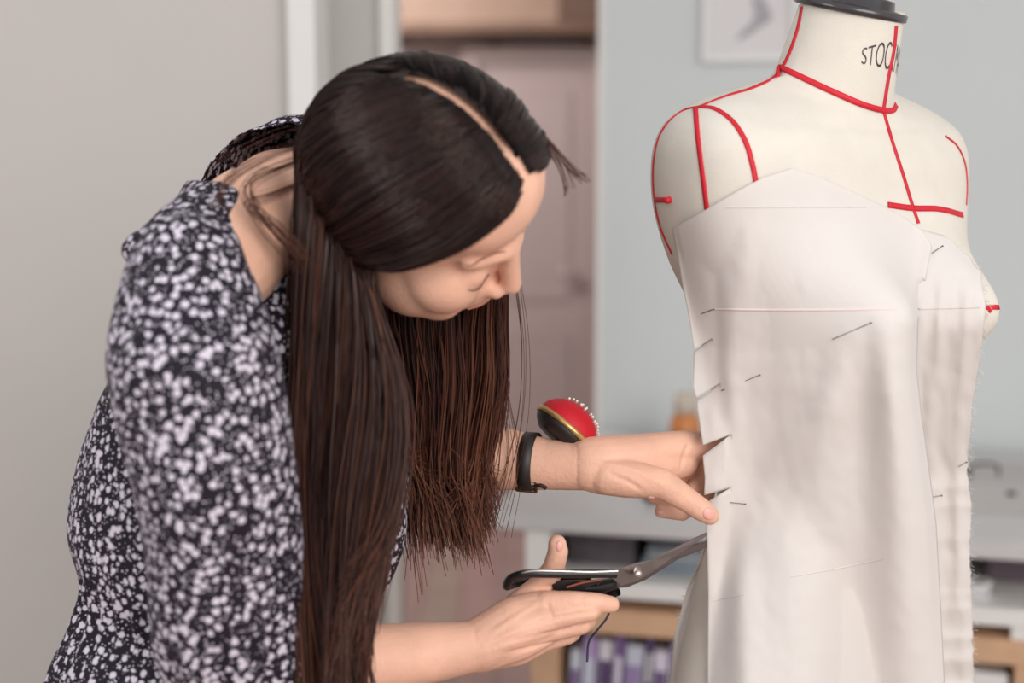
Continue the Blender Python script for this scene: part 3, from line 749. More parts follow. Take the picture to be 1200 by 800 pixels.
# neck and shoulders
shN = P(222, 318, 1.285); shF = P(392, 205, 1.57); chest = (shN + shF) / 2
sk = H(0, -.03, -.065); 
cone(body, chest + Vector((.0, 0, -.02)), .066, sk, .055); cone(body, chest + Vector((.03, 0, -.05)), .06, H(0, .0, -.085), .045)
lat = (shF - shN).normalized()
cone(body, chest + lat * -.03, .062, shN + Vector((.012, 0, -.012)), .048); cone(body, chest + lat * .03, .062, shF + Vector((0, 0, -.012)), .048)
spine = [(Vector((-.345, 1.43, .84)), .130, .105), (Vector((-.325, 1.43, .90)), .135, .11), (Vector((-.300, 1.435, 1.0)), .115, .10), (Vector((-.280, 1.435, 1.12)), .125, .105), (Vector((-.262, 1.43, 1.24)), .138, .105), (chest + Vector((-.005, 0, -.035)), .135, .075)]
def spring(sp, gl, gf):
    out = []
    for i, (c, l, f) in enumerate(sp):
        t = i / (len(sp) - 1); la = Vector((0, 1, 0)).lerp(lat, t).normalized(); fw = la.cross(Vector((.35 * t, 0, 1))).normalized()
        out.append((c, fw * (f + gf), la * (l + gl)))
    return out
loft(body, spring(spine, 0, 0), 30, 40)
# far arm (her left) - pixel placed joints
chain(body, [(shF + Vector((0, 0, -.015)), .050), (P(420, 380, 1.57), .044), (P(462, 520, 1.55), .038), (P(520, 538, 1.51), .038), (P(585, 537, 1.49), .034), (P(640, 544, 1.475), .0270), (P(690, 546, 1.465), .0255)], 28)
# left hand
def hand_chain(pts, k=1.08): chain(body, [(P(a, b, c), r * k) for a, b, c, r in pts], 16)
for q in ([(690, 540, 1.465, .024), (750, 533, 1.480, .0215), (806, 522, 1.500, .0158), (834, 525, 1.514, .0150)], [(690, 548, 1.462, .023), (745, 548, 1.475, .024), (800, 540, 1.500, .017)],
          [(700, 556, 1.460, .019), (735, 562, 1.463, .018), (772, 556, 1.485, .017)], [(690, 538, 1.475, .023), (760, 535, 1.495, .021), (812, 527, 1.515, .0155)]): hand_chain(q)
hand_chain([(712, 558, 1.452, .0185), (742, 562, 1.447, .018), (775, 566, 1.440, .0150), (806, 586, 1.440, .0120), (822, 597, 1.440, .0112), (832, 604, 1.440, .0092)])     # thumb
hand_chain([(808, 524, 1.505, .0125), (826, 536, 1.518, .0095), (822, 560, 1.512, .0085), (812, 572, 1.500, .0078)])       # index
hand_chain([(804, 534, 1.512, .0120), (832, 548, 1.532, .0095), (828, 580, 1.524, .0085), (818, 592, 1.510, .0075)])       # middle
hand_chain([(800, 545, 1.515, .0115), (822, 570, 1.528, .0090), (800, 586, 1.500, .0080), (765, 582, 1.480, .0068)])       # ring
hand_chain([(785, 552, 1.515, .0105), (815, 590, 1.525, .0080), (800, 602, 1.502, .0072), (774, 599, 1.485, .0065)])       # little
# near arm (her right)
elN = P(268, 775, 1.27)
wr = P(562, 757, 1.375)
chain(body, [(shN, .046), (P(240, 480, 1.25), .043), (elN, .037), (P(400, 778, 1.320), .0375), (P(490, 766, 1.352), .031), (wr, .0245)], 28)
# right hand: palm, index along the scissors, thumb through the bow, others curled
for q in ([(562, 752, 1.375, .023), (600, 724, 1.385, .020), (636, 710, 1.395, .0150)], [(562, 757, 1.372, .023), (605, 737, 1.378, .020), (648, 722, 1.385, .0145)],
          [(562, 762, 1.375, .021), (608, 750, 1.384, .019), (645, 736, 1.392, .0135)], [(565, 766, 1.380, .017), (606, 759, 1.392, .0165), (636, 750, 1.402, .0115)],
          [(575, 750, 1.390, .020), (620, 735, 1.405, .018), (640, 728, 1.408, .015)]): hand_chain(q)
hand_chain([(640, 708, 1.390, .0130), (672, 705, 1.388, .0105), (700, 706, 1.392, .0096), (716, 708, 1.398, .0082)])       # index
hand_chain([(650, 722, 1.382, .0125), (690, 716, 1.388, .0100), (700, 712, 1.412, .0090), (672, 716, 1.425, .0080)])       # middle
hand_chain([(648, 737, 1.388, .0115), (680, 732, 1.394, .0095), (688, 728, 1.416, .0085), (662, 730, 1.425, .0075)])       # ring
hand_chain([(638, 751, 1.400, .0102), (666, 745, 1.404, .0082), (672, 742, 1.420, .0074), (652, 744, 1.428, .0066)])       # little
hand_chain([(580, 738, 1.395, .018), (604, 714, 1.408, .0150), (630, 690, 1.414, .0125), (648, 668, 1.412, .0110), (654, 646, 1.408, .0098), (653, 637, 1.407, .0088)])   # thumb
# legs and feet
for s, fx in ((-1, .0), (1, -.05)):
    hip = Vector((-.34, 1.43 + s * .075, .82))
    chain(body, [(hip, .080), (Vector((-.325 + fx, 1.43 + s * .10, .48)), .060), (Vector((-.355 + fx, 1.43 + s * .105, .36)), .057), (Vector((-.385 + fx, 1.43 + s * .11, .10)), .038)], 28)
    chain(body, [(Vector((-.395 + fx, 1.43 + s * .11, .055)), .036), (Vector((-.30 + fx, 1.43 + s * .115, .040)), .034), (Vector((-.22 + fx, 1.43 + s * .12, .032)), .026)], 20)
bme = remesh(body, .0019, 5, .5)
nv = len(bme.vertices); co = np.empty(nv * 3, np.float32); bme.vertices.foreach_get('co', co); co = co.reshape(-1, 3).astype(float)
ne = len(bme.edges); ed = np.empty(ne * 2, np.int32); bme.edges.foreach_get('vertices', ed); ed = ed.reshape(-1, 2)
hl = (co - np.array(HC)) @ np.array([list(Rh), list(Fh), list(Uh)]).T / HS
wf = np.clip((.165 - np.linalg.norm(hl, axis=1)) / .03, 0, 1)
nose_w = np.exp(-((hl[:, 0] / .016) ** 2 + ((hl[:, 2] + .055) / .03) ** 2 + ((hl[:, 1] - .105) / .022) ** 2)) * .75
wf = wf * (1 - nose_w)
deg = np.bincount(ed.ravel(), minlength=nv).clip(1)
for it in range(34):
    acc = np.stack([np.bincount(ed[:, 0], co[ed[:, 1], k], nv) + np.bincount(ed[:, 1], co[ed[:, 0], k], nv) for k in range(3)], 1) / deg[:, None]
    co += (acc - co) * (wf * .6)[:, None]
bme.vertices.foreach_set('co', co.astype(np.float32).ravel()); bme.update()
# skin folds, tendons and knuckle creases on the hands and eyelid
T0 = BVHTree.FromPolygons([tuple(v) for v in co], [p.vertices[:] for p in bme.polygons])
nrm = np.empty(nv * 3, np.float32); bme.vertices.foreach_get('normal', nrm); nrm = nrm.reshape(-1, 3)
disp = np.zeros(nv)
def crease(pts, amp, wd):
    L = [cast(x, y, T0)[0] for x, y in cr(pts, 26)]; L = np.array([list(q) for q in L if q is not None])
    if len(L) < 4: return
    lo, hi = L.min(0) - .012, L.max(0) + .012; m = np.where(((co > lo) & (co < hi)).all(1))[0]
    d = np.linalg.norm(co[m][:, None] - L[None], axis=2); i = d.argmin(1); t = i / (len(L) - 1)
    disp[m] += amp * np.exp(-(d.min(1) / wd) ** 2) * np.minimum(1, 4 * np.minimum(t, 1 - t) + .25)
for c in ([(600, 738), (630, 728), (665, 721), (700, 716)], [(596, 752), (630, 744), (660, 738), (688, 728)], [(592, 765), (625, 758), (655, 751)], [(712, 553), (735, 564), (752, 574)], [(798, 550), (801, 535), (808, 518)], [(640, 706), (644, 716), (648, 724)], [(628, 690), (640, 688), (652, 686)]): crease(c, -.0022, .0024)
for c in ([(575, 742), (605, 722), (636, 704)], [(578, 752), (612, 735), (640, 723)], [(580, 762), (610, 750), (636, 742)], [(690, 540), (735, 548), (775, 566)]): crease(c, .0016, .0032)
for c in ([(802, 573), (797, 584)], [(806, 577), (801, 588)], [(679, 697), (680, 712)], [(683, 697), (684, 712)], [(646, 668), (660, 672)], [(676, 520), (672, 545), (676, 570)], [(556, 730), (552, 756), (558, 782)], [(646, 662), (659, 665)], [(820, 594), (815, 602)]): crease([c[0], tuple((np.array(c[0]) + np.array(c[-1])) / 2), c[-1]], -.0009, .0012)
co += nrm * disp[:, None]; bme.vertices.foreach_set('co', co.astype(np.float32).ravel()); bme.update()
body_o = link_mesh('body', bme, M_skin, person)
BB = BVHTree.FromPolygons([v.co[:] for v in bme.vertices], [p.vertices[:] for p in bme.polygons])
# shoes
for s, fx in ((-1, .0), (1, -.05)):
    bm = bmesh.new(); chain(bm, [(Vector((-.395 + fx, 1.43 + s * .11, .048)), .047), (Vector((-.30 + fx, 1.43 + s * .115, .045)), .044), (Vector((-.215 + fx, 1.43 + s * .12, .036)), .035)], 24)
    for v in bm.verts: v.co.z = max(v.co.z, .0015)
    obj('shoe', bm, M_strap, person)
# nails, brow, lashes, lips
def nail(px, py, Y, w, l, ang, nm='fingernail'):
    h = cast(px, py, BB)
    if h[0] is None: return
    n = h[1]; T = Vector((math.cos(ang), 0, -math.sin(ang))); T = (T - n * T.dot(n)).normalized(); B = n.cross(T); bm = bmesh.new()
    ellip(bm, h[0] - n * .0006, [T * l, B * w, n * .0018], 16); obj(nm, bm, M_nail, body_o)
nail(831, 602, 1.43, .0060, .0075, R_(38)); nail(763, 583, 1.47, .0035, .0045, R_(175)); nail(774, 600, 1.48, .0034, .0042, R_(180)); nail(656, 640, 1.4, .004, .006, R_(-85))
def face_strip(nm, pts, w, m, off=.0006):
    bm = bmesh.new(); prev = None; L = len(pts)
    A = cr(pts, 24)
    for i, (r, f, u) in enumerate(A):
        q = H(r, f + .05, u); hh = BB.ray_cast(q, -Fh)
        if hh[0] is not None and (hh[0] - H(r, f, u)).length > .03: hh = BB.find_nearest(H(r, f, u))
        c = hh[0] + hh[1] * off if hh[0] is not None else H(r, f, u)
        ww = w * math.sin(math.pi * (.08 + .84 * i / 23)); cur = [bm.verts.new(c + Uh * ww + Fh * .0003), bm.verts.new(c + Fh * .0012), bm.verts.new(c - Uh * ww + Fh * .0003)]
        if prev:
            for a in range(2): bm.faces.new((prev[a], prev[a + 1], cur[a + 1], cur[a]))
        prev = cur
    return obj(nm, bm, m, body_o)
for s in (-1, 1):
    face_strip('eyebrow', [(s * .014, .092, -.004), (s * .030, .088, .001), (s * .050, .072, -.006)], .0022, mat('brow_hair', (168, 118, 96), .7))
    face_strip('eyelashes', [(s * .018, .084, -.036), (s * .031, .084, -.041), (s * .046, .072, -.035)], .0011, M_lash)
face_strip('lip', [(-.022, .09, -.088), (0, .1, -.085), (.022, .09, -.088)], .003, M_lip)

# ---- dress
dr = bmesh.new()
dspine = [(Vector((-.345, 1.43, .42)), .275, .235), (Vector((-.34, 1.43, .60)), .245, .205), (Vector((-.335, 1.43, .76)), .21, .170), (Vector((-.318, 1.43, .88)), .170, .150), (Vector((-.308, 1.435, .952)), .138, .130), (Vector((-.290, 1.435, 1.005)), .148, .166), (Vector((-.278, 1.435, 1.06)), .150, .172), (Vector((-.258, 1.435, 1.17)), .148, .150), (Vector((-.250, 1.43, 1.28)), .150, .122), (chest + Vector((-.020, 0, -.018)), .150, .085)]
loft(dr, spring(dspine, 0, 0), 60, 64)
cone(dr, chest + Vector((-.02, 0, -.02)), .082, shN + Vector((.002, 0, -.004)), .056); cone(dr, P(268, 255, 1.42), .030, P(345, 185, 1.50), .045); cone(dr, chest + Vector((-.015, 0, .0)), .076, shF + Vector((-.03, 0, .01)), .060)
chain(dr, [(shN + Vector((.004, 0, .0)), .058), (P(228, 430, 1.245), .076), (P(250, 560, 1.235), .075), (P(264, 690, 1.245), .069), (P(272, 765, 1.262), .062), (P(318, 776, 1.285), .056)], 32)
chain(dr, [(shF, .062), (P(410, 380, 1.57), .066), (P(440, 500, 1.56), .060), (P(470, 528, 1.545), .055)], 32)
cone(dr, P(163, 293, 1.33), .018, P(215, 290, 1.33), .042)          # puffed seam at the shoulder
dme = remesh(dr, .005, 6, .5)
# cloth relief, neckline and open cuffs/hem
bm = bmesh.new(); bm.from_mesh(dme); bm.normal_update()
for v in bm.verts:
    c = v.co; w1 = noise.noise(Vector((c.x * 9, c.y * 9, c.z * 5))) * .008 + noise.noise(Vector((c.x * 26 + c.z * 9, c.y * 22, c.z * 12))) * .0045
    g = math.exp(-((c.z - .955) / .03) ** 2); w1 += g * .004 * math.sin(math.atan2(c.y - 1.42, c.x + .31) * 34)
    if c.z < .93: w1 += .014 * min(1, (.93 - c.z) / .3) * math.sin(math.atan2(c.y - 1.43, c.x + .335) * 11)
    v.co = c + v.normal * w1
def signed_dead(f):
    c = f.calc_center_median()
    # hem
    if c.z < .435: return True
    # neckline: a slanted bowl around the neck base, open to the front
    nb = chest + Vector((.035, -.01, .045)); d = c - nb
    a = d.dot(lat); fw = Vector((.93, -.1, -.35)); q = d.dot(fw); h = d.dot(fw.cross(lat))
    if (a / .088) ** 2 + (q / .125) ** 2 + (h / .16) ** 2 < 1 and c.y < 1.47: return True
    # cuffs
    if (c - P(330, 777, 1.305)).dot((P(400, 777, 1.325) - P(318, 776, 1.30)).normalized()) > 0 and (c - P(340, 777, 1.305)).length < .08: return True
    if (c - P(490, 530, 1.535)).length < .045: return True
    return False
bmesh.ops.delete(bm, geom=[f for f in bm.faces if signed_dead(f)], context='FACES')
dress = obj('dress', bm, M_dress, person)
sm = dress.modifiers.new('thickness', 'SOLIDIFY'); sm.thickness = .0012; sm.offset = 0
sub = dress.modifiers.new('smooth', 'SMOOTH'); sub.factor = .5; sub.iterations = 2

# ---- hair
SR = np.array([.082, .100, .100]) * HS; HCn = np.array(HC); HB = np.array([list(Rh), list(Fh), list(Uh)])     # rows: axes
def hw(loc): return HCn + loc @ HB
def onscalp(d, k=1.0):
    d = d / np.linalg.norm(d, axis=-1, keepdims=True); s = 1 / np.sqrt(((d / SR) ** 2).sum(-1, keepdims=True)); c = np.array([0, -.004, .004]); return c * HS + d * s * k
def PX(px, py, Y): return np.array(P(px, py, Y))
NP_ = 28
def strands(n_cl, per, roots, exits, hang, spread, rad, tone0, tone1, rise=1.05, tip=.5, wob=.0025):
    out = []; rr_ = []; tt = []
    for c in range(n_cl):
        s = (c + rng.random()) / n_cl; s2 = rng.random(); cs = rng.normal(0, 1, 2); tb_ = rng.random()
        ph = rng.random(3) * 6.28; bend = rng.normal(0, wob * 2.2, 3)
        for k in range(per):
            ss = np.clip(s + rng.normal(0, .012), 0, 1); q2 = np.clip(s2 + rng.normal(0, .05), 0, 1)
            r0 = roots(ss, q2); e0 = exits(ss, q2)
            d0 = r0 / np.linalg.norm(r0); d1 = e0 / np.linalg.norm(e0); pts = []
            kk = rise + .05 * q2 + rng.normal(0, .008)
            for t in (0, .2, .45, .72, 1.0):
                d = d0 * (1 - t) + d1 * t; q = Vector(hw(onscalp(d[None], 1.0 + (kk - 1) * min(1, .15 + t * 1.6))[0]))
                loc, nn, _, _ = BB.find_nearest(q)
                clear = .0022 + .0035 * min(1, t * 2)
                if loc is not None and (q - loc).length < .05 and (q - loc).dot(nn) < clear: q = loc + nn * (clear + .001 * q2)
                pts.append(np.array(q))
            ln = rng.random() ** .5
            hp = hang(ss, q2, ln)
            off = rng.normal(0, spread, 3)
            for i, h_ in enumerate(hp): pts.append(h_ + off * (.5, 1, .9, .45)[min(i, 3)] + bend * (i / len(hp)) ** 1.5 * 2.5)
            A = cr(pts, NP_)
            u = np.linspace(0, 1, NP_)[:, None]
            A = A + wob * np.clip(u * 2 - .3, 0, 1) * np.sin(u * np.array([9, 11, 7]) + ph)
            out.append(A); uu = u[:, 0]
            rr_.append(rad * (1 - tip * np.clip((uu - .6) / .4, 0, 1) ** 1.5) * (.15 + .85 * np.clip(uu * 7, 0, 1)))
            tt.append(np.clip(tone0 + (tone1 - tone0) * uu + .22 * (tb_ - .5) + .12 * rng.normal(), 0, 1))
    return out, rr_, tt
def lerp(a, b, t): return np.asarray(a) * (1 - t) + np.asarray(b) * t
def part(t, side, off):                       # a point along the parting, t=0 crown back .. 1 front hairline
    a = R_(120) * (1 - t) + R_(35) * t         # angle from forward axis up
    return np.array([side * off, math.cos(a) * .098, math.sin(a) * .098])
def tab(s, rows_):
    r = np.array(rows_, float); return np.array([np.interp(s, r[:, 0], r[:, i]) for i in range(1, r.shape[1])])
# near side: from parting sweeping back over the ear, then hanging in front of the chest
def rootsN(s, q): return part(s, 1, .0050 + .05 * q * (1 - .55 * s)) 
def exitsN(s, q): return tab(s, [(0, .050, -.085, .010), (.35, .072, -.062, -.030), (.7, .082, -.030, -.040), (1, .086, .008, -.038)]) 
def hangN(s, q, ln):
    rows_ = [(0, 352, 240, 347, 420, 350, 640, 358, 880), (.25, 378, 270, 366, 430, 358, 650, 380, 900), (.5, 402, 300, 398, 430, 384, 640, 406, 860), (.75, 425, 340, 436, 460, 420, 610, 404, 840), (1, 436, 350, 468, 480, 454, 600, 404, 720)]
    x1, y1, x2, y2, x3, y3, x4, y4 = tab(s, rows_); Y = 1.295 + .07 * q
    y4 = y4 - 90 * (1 - ln) * (.3 + .7 * s); x4 = x4 + (1 - ln) * 18 * s
    return [PX(x1, y1, Y), PX(x2, y2, Y - .012), PX(x3, y3, 1.262 + .045 * q), PX(x4, y4, 1.232 + .035 * q)]
# far side: over the far temple, then hanging behind the face
def rootsF(s, q): return part(s, -1, .0050 + .05 * q * (1 - .5 * s))
def exitsF(s, q): return tab(s, [(0, -.060, -.078, -.02), (.4, -.078, -.055, -.02), (.75, -.082, -.005, -.01), (1, -.078, .045, .012)])
def hangF(s, q, ln):
    rows_ = [(0, 400, 330, 425, 450, 440, 540, 452, 600), (.4, 455, 340, 470, 450, 482, 540, 492, 640), (.75, 525, 340, 526, 450, 520, 550, 540, 645), (1, 588, 345, 584, 440, 568, 540, 558, 630)]
    x1, y1, x2, y2, x3, y3, x4, y4 = tab(s, rows_); Y = 1.425 + .05 * q
    y4 = y4 - 110 * (1 - ln) + 14 * math.sin(s * 31); x4 += 12 * math.sin(q * 20)
    return [PX(x1, y1, Y), PX(x2, y2, Y + .01), PX(x3, y3, Y + .01), PX(x4, y4, Y)]
# back of head: roots over the occiput, falling down towards the near side
def rootsB(s, q):
    a = R_(122 + 52 * q); return np.array([(s - .5) * .12, math.cos(a) * .098, math.sin(a) * .098])
def exitsB(s, q): return tab(s, [(0, -.045, -.095, -.01), (.5, .01, -.1, -.015), (1, .055, -.085, -.015)])
def hangB(s, q, ln):
    rows_ = [(0, 420, 270, 430, 400, 440, 520, 450, 600), (.5, 362, 260, 372, 400, 376, 560, 384, 700), (1, 350, 250, 352, 400, 356, 600, 366, 790)]
    x1, y1, x2, y2, x3, y3, x4, y4 = tab(s, rows_); Y = lerp(1.45, 1.34, s) + .03 * q
    return [PX(x1, y1, Y), PX(x2, y2, Y), PX(x3, y3, Y), PX(x4, y4 - 60 * (1 - ln), Y)]
def rootsHN(s, q): return lerp(part(.95, 1, .003), (.069, .044, .014), s) + np.array([0, -.012, .006]) * q
def exitsHN(s, q): return lerp((.084, -.008, -.040), (.086, .012, -.036), s)
def rootsHF(s, q): return lerp(part(.95, -1, .003), (-.070, .046, .026), s) + np.array([0, -.012, .006]) * q
def exitsHF(s, q): return lerp((-.080, .01, -.005), (-.080, .036, .008), s)
def hangHN(s, q, ln): return hangN(.80 + .2 * s, q, ln)
def hangHF(s, q, ln): return hangF(.85 + .15 * s, q, ln)
def rootsPN(s, q): return part(.62 + .34 * s, 1, .0035 + .004 * q)
def rootsPF(s, q): return part(.62 + .34 * s, -1, .0035 + .004 * q)
def exitsPN(s, q): return exitsN(.66 + .34 * s, q)
def exitsPF(s, q): return exitsF(.66 + .34 * s, q)
def hangPN(s, q, ln): return hangN(.66 + .34 * s, q, ln)
def hangPF(s, q, ln): return hangF(.66 + .34 * s, q, ln)
O, RR, TT = [], [], []
for a in (strands(230, 11, rootsN, exitsN, hangN, .0045, .00080, .05, .55, rise=1.10), strands(170, 11, rootsF, exitsF, hangF, .0055, .00075, .0, .75, rise=1.12, wob=.004), strands(130, 10, rootsB, exitsB, hangB, .006, .0009, .0, .3, rise=1.12), strands(60, 8, rootsHN, exitsHN, hangHN, .004, .0007, .05, .55, rise=1.05), strands(70, 8, rootsPN, exitsPN, hangPN, .004, .0008, .05, .55, rise=1.07), strands(60, 8, rootsPF, exitsPF, hangPF, .004, .0008, .05, .7, rise=1.12), strands(50, 9, rootsHF, exitsHF, hangHF, .004, .0007, .05, .7, rise=1.15)):  # tips browner; on far strands the extra tone paints in light on them
    O += a[0]; RR += a[1]; TT += a[2]
# inner bulk locks (thicker, dark) so no light passes through
def sub(f, a, b): return lambda s, *r: f(a + (b - a) * s, *r)
for a in (strands(90, 3, sub(rootsN, .12, .84), sub(exitsN, .12, .84), sub(hangN, .12, .84), .003, .0034, .02, .25, rise=1.05, tip=.8), strands(60, 3, sub(rootsF, .12, .80), sub(exitsF, .12, .80), sub(hangF, .12, .80), .003, .0030, .02, .3, rise=1.07, tip=.85), strands(70, 3, sub(rootsB, .1, .9), sub(exitsB, .1, .9), sub(hangB, .1, .9), .003, .004, .02, .15, rise=1.06)):
    O += a[0]; RR += a[1]; TT += a[2]
O = np.array(O); RR = np.array(RR); TT = np.array(TT)
V1, F1 = tube_np(O, RR, 3); tone = np.repeat(TT.reshape(-1), 3)
# scalp cap of dark hair, leaving forehead, face and parting bare
capb = bmesh.new(); bmesh.ops.create_uvsphere(capb, u_segments=192, v_segments=128, radius=1)
dead = []
for v in capb.verts:
    l = onscalp(np.array(v.co)[None], 1.0)[0]; v.co = Vector(l)
for f in capb.faces:
    r, ff, u = f.calc_center_median()
    if (u - 1.25 * ff) / HS + .030 < 0 or (abs(r) < .0056 and ff > -.05 and u > 0): dead.append(f)
bmesh.ops.delete(capb, geom=dead, context='FACES'); capb.verts.ensure_lookup_table(); capb.verts.index_update()
V2 = np.array([hw(np.array(v.co)) for v in capb.verts]); F2 = [[v.index for v in f.verts] for f in capb.faces]
F2 = np.array([f if len(f) == 4 else f + [f[-1]] for f in F2 if len(f) == 4]); capb.free()
VV = np.vstack([V1, V2]); FF = np.vstack([F1, F2 + len(V1)]); tone = np.concatenate([tone, np.full(len(V2), .03)])
hm = fast_mesh('hair', VV, FF); at = hm.attributes.new('tone', 'FLOAT', 'POINT'); at.data.foreach_set('value', tone.astype(np.float32))
hair = link_mesh('hair', hm, M_hair, person)
# flyaway strands
fl = []
def fly(pts, n, sp):
    for k in range(n):
        o = rng.normal(0, sp, 3); g = rng.normal(0, sp, 3)
        fl.append(cr([PX(*p) + o * .4 + g * (i / len(pts)) for i, p in enumerate(pts)], 20))
fly([(390, 160, 1.42), (330, 178, 1.36), (275, 205, 1.33), (250, 245, 1.31), (262, 262, 1.29)], 14, .006)
fly([(400, 170, 1.40), (340, 190, 1.34), (290, 215, 1.31), (310, 260, 1.29), (355, 310, 1.29)], 16, .008)
fly([(390, 200, 1.36), (320, 228, 1.30), (290, 240, 1.29), (330, 275, 1.28), (365, 320, 1.29)], 18, .006)
fly([(380, 150, 1.40), (340, 150, 1.38), (300, 165, 1.36), (255, 190, 1.34)], 5, .006)
fly([(610, 130, 1.33), (650, 175, 1.33), (672, 200, 1.33), (686, 212, 1.33)], 18, .004)
fly([(620, 150, 1.34), (650, 185, 1.34), (662, 212, 1.34), (664, 226, 1.34)], 12, .004)
fly([(585, 340, 1.44), (592, 450, 1.45), (605, 540, 1.45), (590, 620, 1.45)], 7, .007)
fly([(600, 300, 1.44), (612, 400, 1.45), (606, 500, 1.45), (575, 610, 1.45)], 6, .008)
fly([(570, 340, 1.44), (585, 440, 1.44), (565, 520, 1.44), (572, 600, 1.44)], 24, .010)
fly([(460, 440, 1.33), (470, 540, 1.33), (455, 620, 1.33), (420, 700, 1.33)], 30, .010)
fly([(430, 560, 1.33), (420, 640, 1.33), (392, 720, 1.33), (420, 810, 1.33)], 30, .009)
fl = np.array(fl); V3, F3 = tube_np(fl, np.full(fl.shape[:2], .00032), 3)
fm = fast_mesh('flyaway_hair', V3, F3); at = fm.attributes.new('tone', 'FLOAT', 'POINT'); at.data.foreach_set('value', np.full(len(V3), .6, np.float32))
link_mesh('flyaway_hair', fm, M_hair, person)

# ================================================================== WRIST PINCUSHION
wc = P(633, 543, 1.478)
axis = (P(690, 546, 1.465) - P(585, 537, 1.49)).normalized()
pcu = P(660, 505, 1.492); 
pn = Vector((.64, .26, .72)).normalized(); pa, pb = frame(pn)
wp = thing('wrist_pincushion', 'red domed pincushion with gold rim strapped on the left wrist', 'pincushion', pcu)
def disc(nm, prof, m, o=pcu, n=40):
    bm = bmesh.new(); rs = [[bm.verts.new(o + pn * h + (pa * math.cos(6.28318 * k / n) + pb * math.sin(6.28318 * k / n)) * max(r, 1e-5)) for k in range(n)] for r, h in prof]
    for i in range(len(rs) - 1):
        for k in range(n): bm.faces.new((rs[i][k], rs[i][(k + 1) % n], rs[i + 1][(k + 1) % n], rs[i + 1][k]))
    return obj(nm, bm, m, wp)
R0 = .036
disc('cushion', [(R0 * math.cos(t), .004 + R0 * .80 * math.sin(t)) for t in np.linspace(0, math.pi / 2, 14)], M_red)
disc('rim', [(R0 - .002, .001), (R0 + .0012, .000), (R0 + .0018, .003), (R0 + .001, .006), (R0 - .002, .0065)], M_gold)
disc('base', [(0, -.012), (R0 - .012, -.012), (R0 - .004, -.006), (R0, .0), (R0 - .002, .002)], M_strap)
st_c = P(622, 541, 1.482); sa, sb = frame(axis)
bm = bmesh.new(); prev = None; rs = []
n = 48
for k in range(n):
    t = 2 * math.pi * k / n; d = sa * math.cos(t) + sb * math.sin(t)
    h = BB.ray_cast(st_c + d * .08, -d)
    r = ((h[0] - st_c).length if h[0] is not None else .03)
    rs.append([bm.verts.new(st_c + d * (r + o_) + axis * a_) for o_, a_ in ((.0008, -.0075), (.0026, -.007), (.0026, .007), (.0008, .0075))])
for k in range(n):
    for i in range(3): bm.faces.new((rs[k][i], rs[k][i + 1], rs[(k + 1) % n][i + 1], rs[(k + 1) % n][i]))
strap_o = obj('strap', bm, M_strap, wp)
bq = P(617, 569, 1.462)
bm = bmesh.new(); b1 = axis * .010; b2 = Vector((0, -.5, .86)) * .007
c4 = [bq - b1 - b2, bq + b1 - b2, bq + b1 + b2, bq - b1 + b2]
for k in range(4): cone(bm, c4[k], .0021, c4[(k + 1) % 4], .0021, 10, 3)
cone(bm, bq - b1, .0012, bq + b1, .0012, 8, 3); obj('buckle', bm, M_buckle, strap_o)
wire('strap_tail', [bq + Vector((.004, 0, .001)), P(632, 568, 1.455), P(640, 572, 1.452)], .0022, M_strap, strap_o)
random.seed(3); base_pin = None
for k in range(16):
    t = random.uniform(-1.5, 1.3); e = random.uniform(.25, 1.15)
    d = (Vector((.80, -.15, .58)).normalized() * math.cos(0) + pa * random.gauss(0, .42) + pb * random.gauss(0, .30)).normalized()
    a_ = R_(-8 + 92 * ((k * .618) % 1)); d = Vector((math.cos(a_), random.uniform(-.45, .25), math.sin(a_))).normalized()
    if d.dot(pn) < .12: d = (d + pn * .4).normalized()
    dn_ = d.dot(pn); dl = d - pn * dn_; loc = pcu + pn * (.004 + R0 * .80 * dn_) + dl * R0 - d * .0042
    if base_pin is None:
        bm = bmesh.new(); cone(bm, (0, 0, 0), .0004, (0, 0, .006), .0004, 6, 2); cone(bm, (0, 0, .0065), .0014, (0, 0, .0066), .0014, 10, 4)
        base_pin = obj('pearl_pin', bm, M_pearl); o = base_pin
    else:
        o = base_pin.copy(); COL.objects.link(o)
    o.location = loc; o.rotation_euler = d.to_track_quat('Z', 'Y').to_euler()
    tag(o, 'tiny white-headed pin stuck in the red wrist pincushion', 'pin', 'white-headed pins in the pincushion')

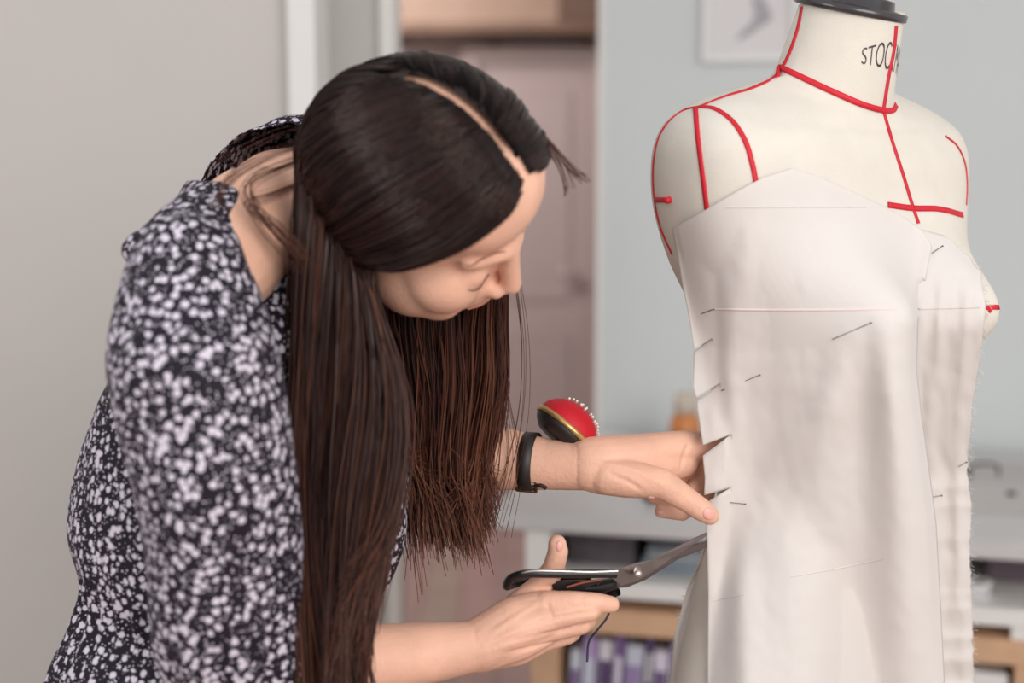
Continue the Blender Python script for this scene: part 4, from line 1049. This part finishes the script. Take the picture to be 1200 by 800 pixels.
# ================================================================== SCISSORS
sc = thing('scissors', 'steel tailoring shears with black handles held in the right hand, cutting muslin', 'scissors', P(747, 668, 1.40))
def blade(pts, m, nm, th=.0016, Y=(1.40, 1.44)):
    """pts: outline (px,py) closed; depth runs with px"""
    bm = bmesh.new(); x0, x1 = min(p[0] for p in pts), max(p[0] for p in pts)
    f = []; bk_ = []
    for px, py in pts:
        y = Y[0] + (Y[1] - Y[0]) * (px - x0) / (x1 - x0); f.append(bm.verts.new(P(px, py, y))); bk_.append(bm.verts.new(P(px, py, y) + Vector((0, th, .0))))
    bm.faces.new(f); bm.faces.new(bk_[::-1]); n = len(pts)
    for i in range(n): bm.faces.new((f[i], bk_[i], bk_[(i + 1) % n], f[(i + 1) % n]))
    bmesh.ops.recalc_face_normals(bm, faces=bm.faces)
    return obj(nm, bm, m, sc, False)
blade([(828, 624), (800, 637), (765, 656), (745, 660), (722, 668), (716, 676), (728, 686), (745, 681), (760, 673), (790, 652), (828, 628)], M_steel, 'blade', Y=(1.395, 1.450))
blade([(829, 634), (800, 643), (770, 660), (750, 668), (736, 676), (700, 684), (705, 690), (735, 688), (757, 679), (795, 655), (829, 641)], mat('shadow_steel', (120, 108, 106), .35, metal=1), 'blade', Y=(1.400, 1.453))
bm = bmesh.new(); q = P(747, 670, 1.405); cone(bm, q + Vector((0, -.005, 0)), .0042, q + Vector((0, .006, 0)), .0042); obj('pivot_screw', bm, M_steel2, sc)
def bow(pts, r, m, nm, n=60, par=None):
    A = cr([list(P(*p)) for p in pts], n)[None]; V, F = tube_np(A, np.full((1, n), r), 10); return link_mesh(nm, fast_mesh(nm, V, F), m, par or sc)
# upper bow, seen nearly edge on
ub = bow([(722, 672, 1.395), (690, 672, 1.388), (655, 672, 1.382), (620, 672, 1.380), (600, 677, 1.388), (594, 686, 1.405), (602, 684, 1.428), (630, 676, 1.438), (660, 678, 1.430), (690, 680, 1.410)], .0046, M_grip, 'handle_bow')
bow([(724, 669, 1.3925), (690, 670, 1.3848), (655, 669, 1.3785), (622, 669, 1.3765), (606, 673, 1.3815)], .0013, M_steel2, 'handle_inlay', 40, ub)
# lower handle body beneath
bow([(720, 684, 1.402), (695, 689, 1.405), (665, 690, 1.415), (645, 684, 1.425), (640, 690, 1.432), (660, 705, 1.428), (700, 702, 1.420), (724, 692, 1.410)], .0052, M_grip, 'handle_bow')
blade([(722, 678), (700, 680), (662, 681), (646, 681), (648, 690), (670, 694), (705, 695), (724, 690)], M_grip, 'handle_shank', .004, Y=(1.404, 1.401))
bow([(664, 688, 1.399), (685, 682, 1.3985), (705, 679, 1.3985)], .0013, mat('copper_inlay', (170, 96, 76), .4, metal=.6), 'handle_inlay', 20)
wire('cord', [P(718, 700, 1.42), P(712, 722, 1.42), P(700, 738, 1.42), P(690, 752, 1.43), P(688, 775, 1.43)], .0012, mat('cord_navy', (58, 56, 74), .7), sc)
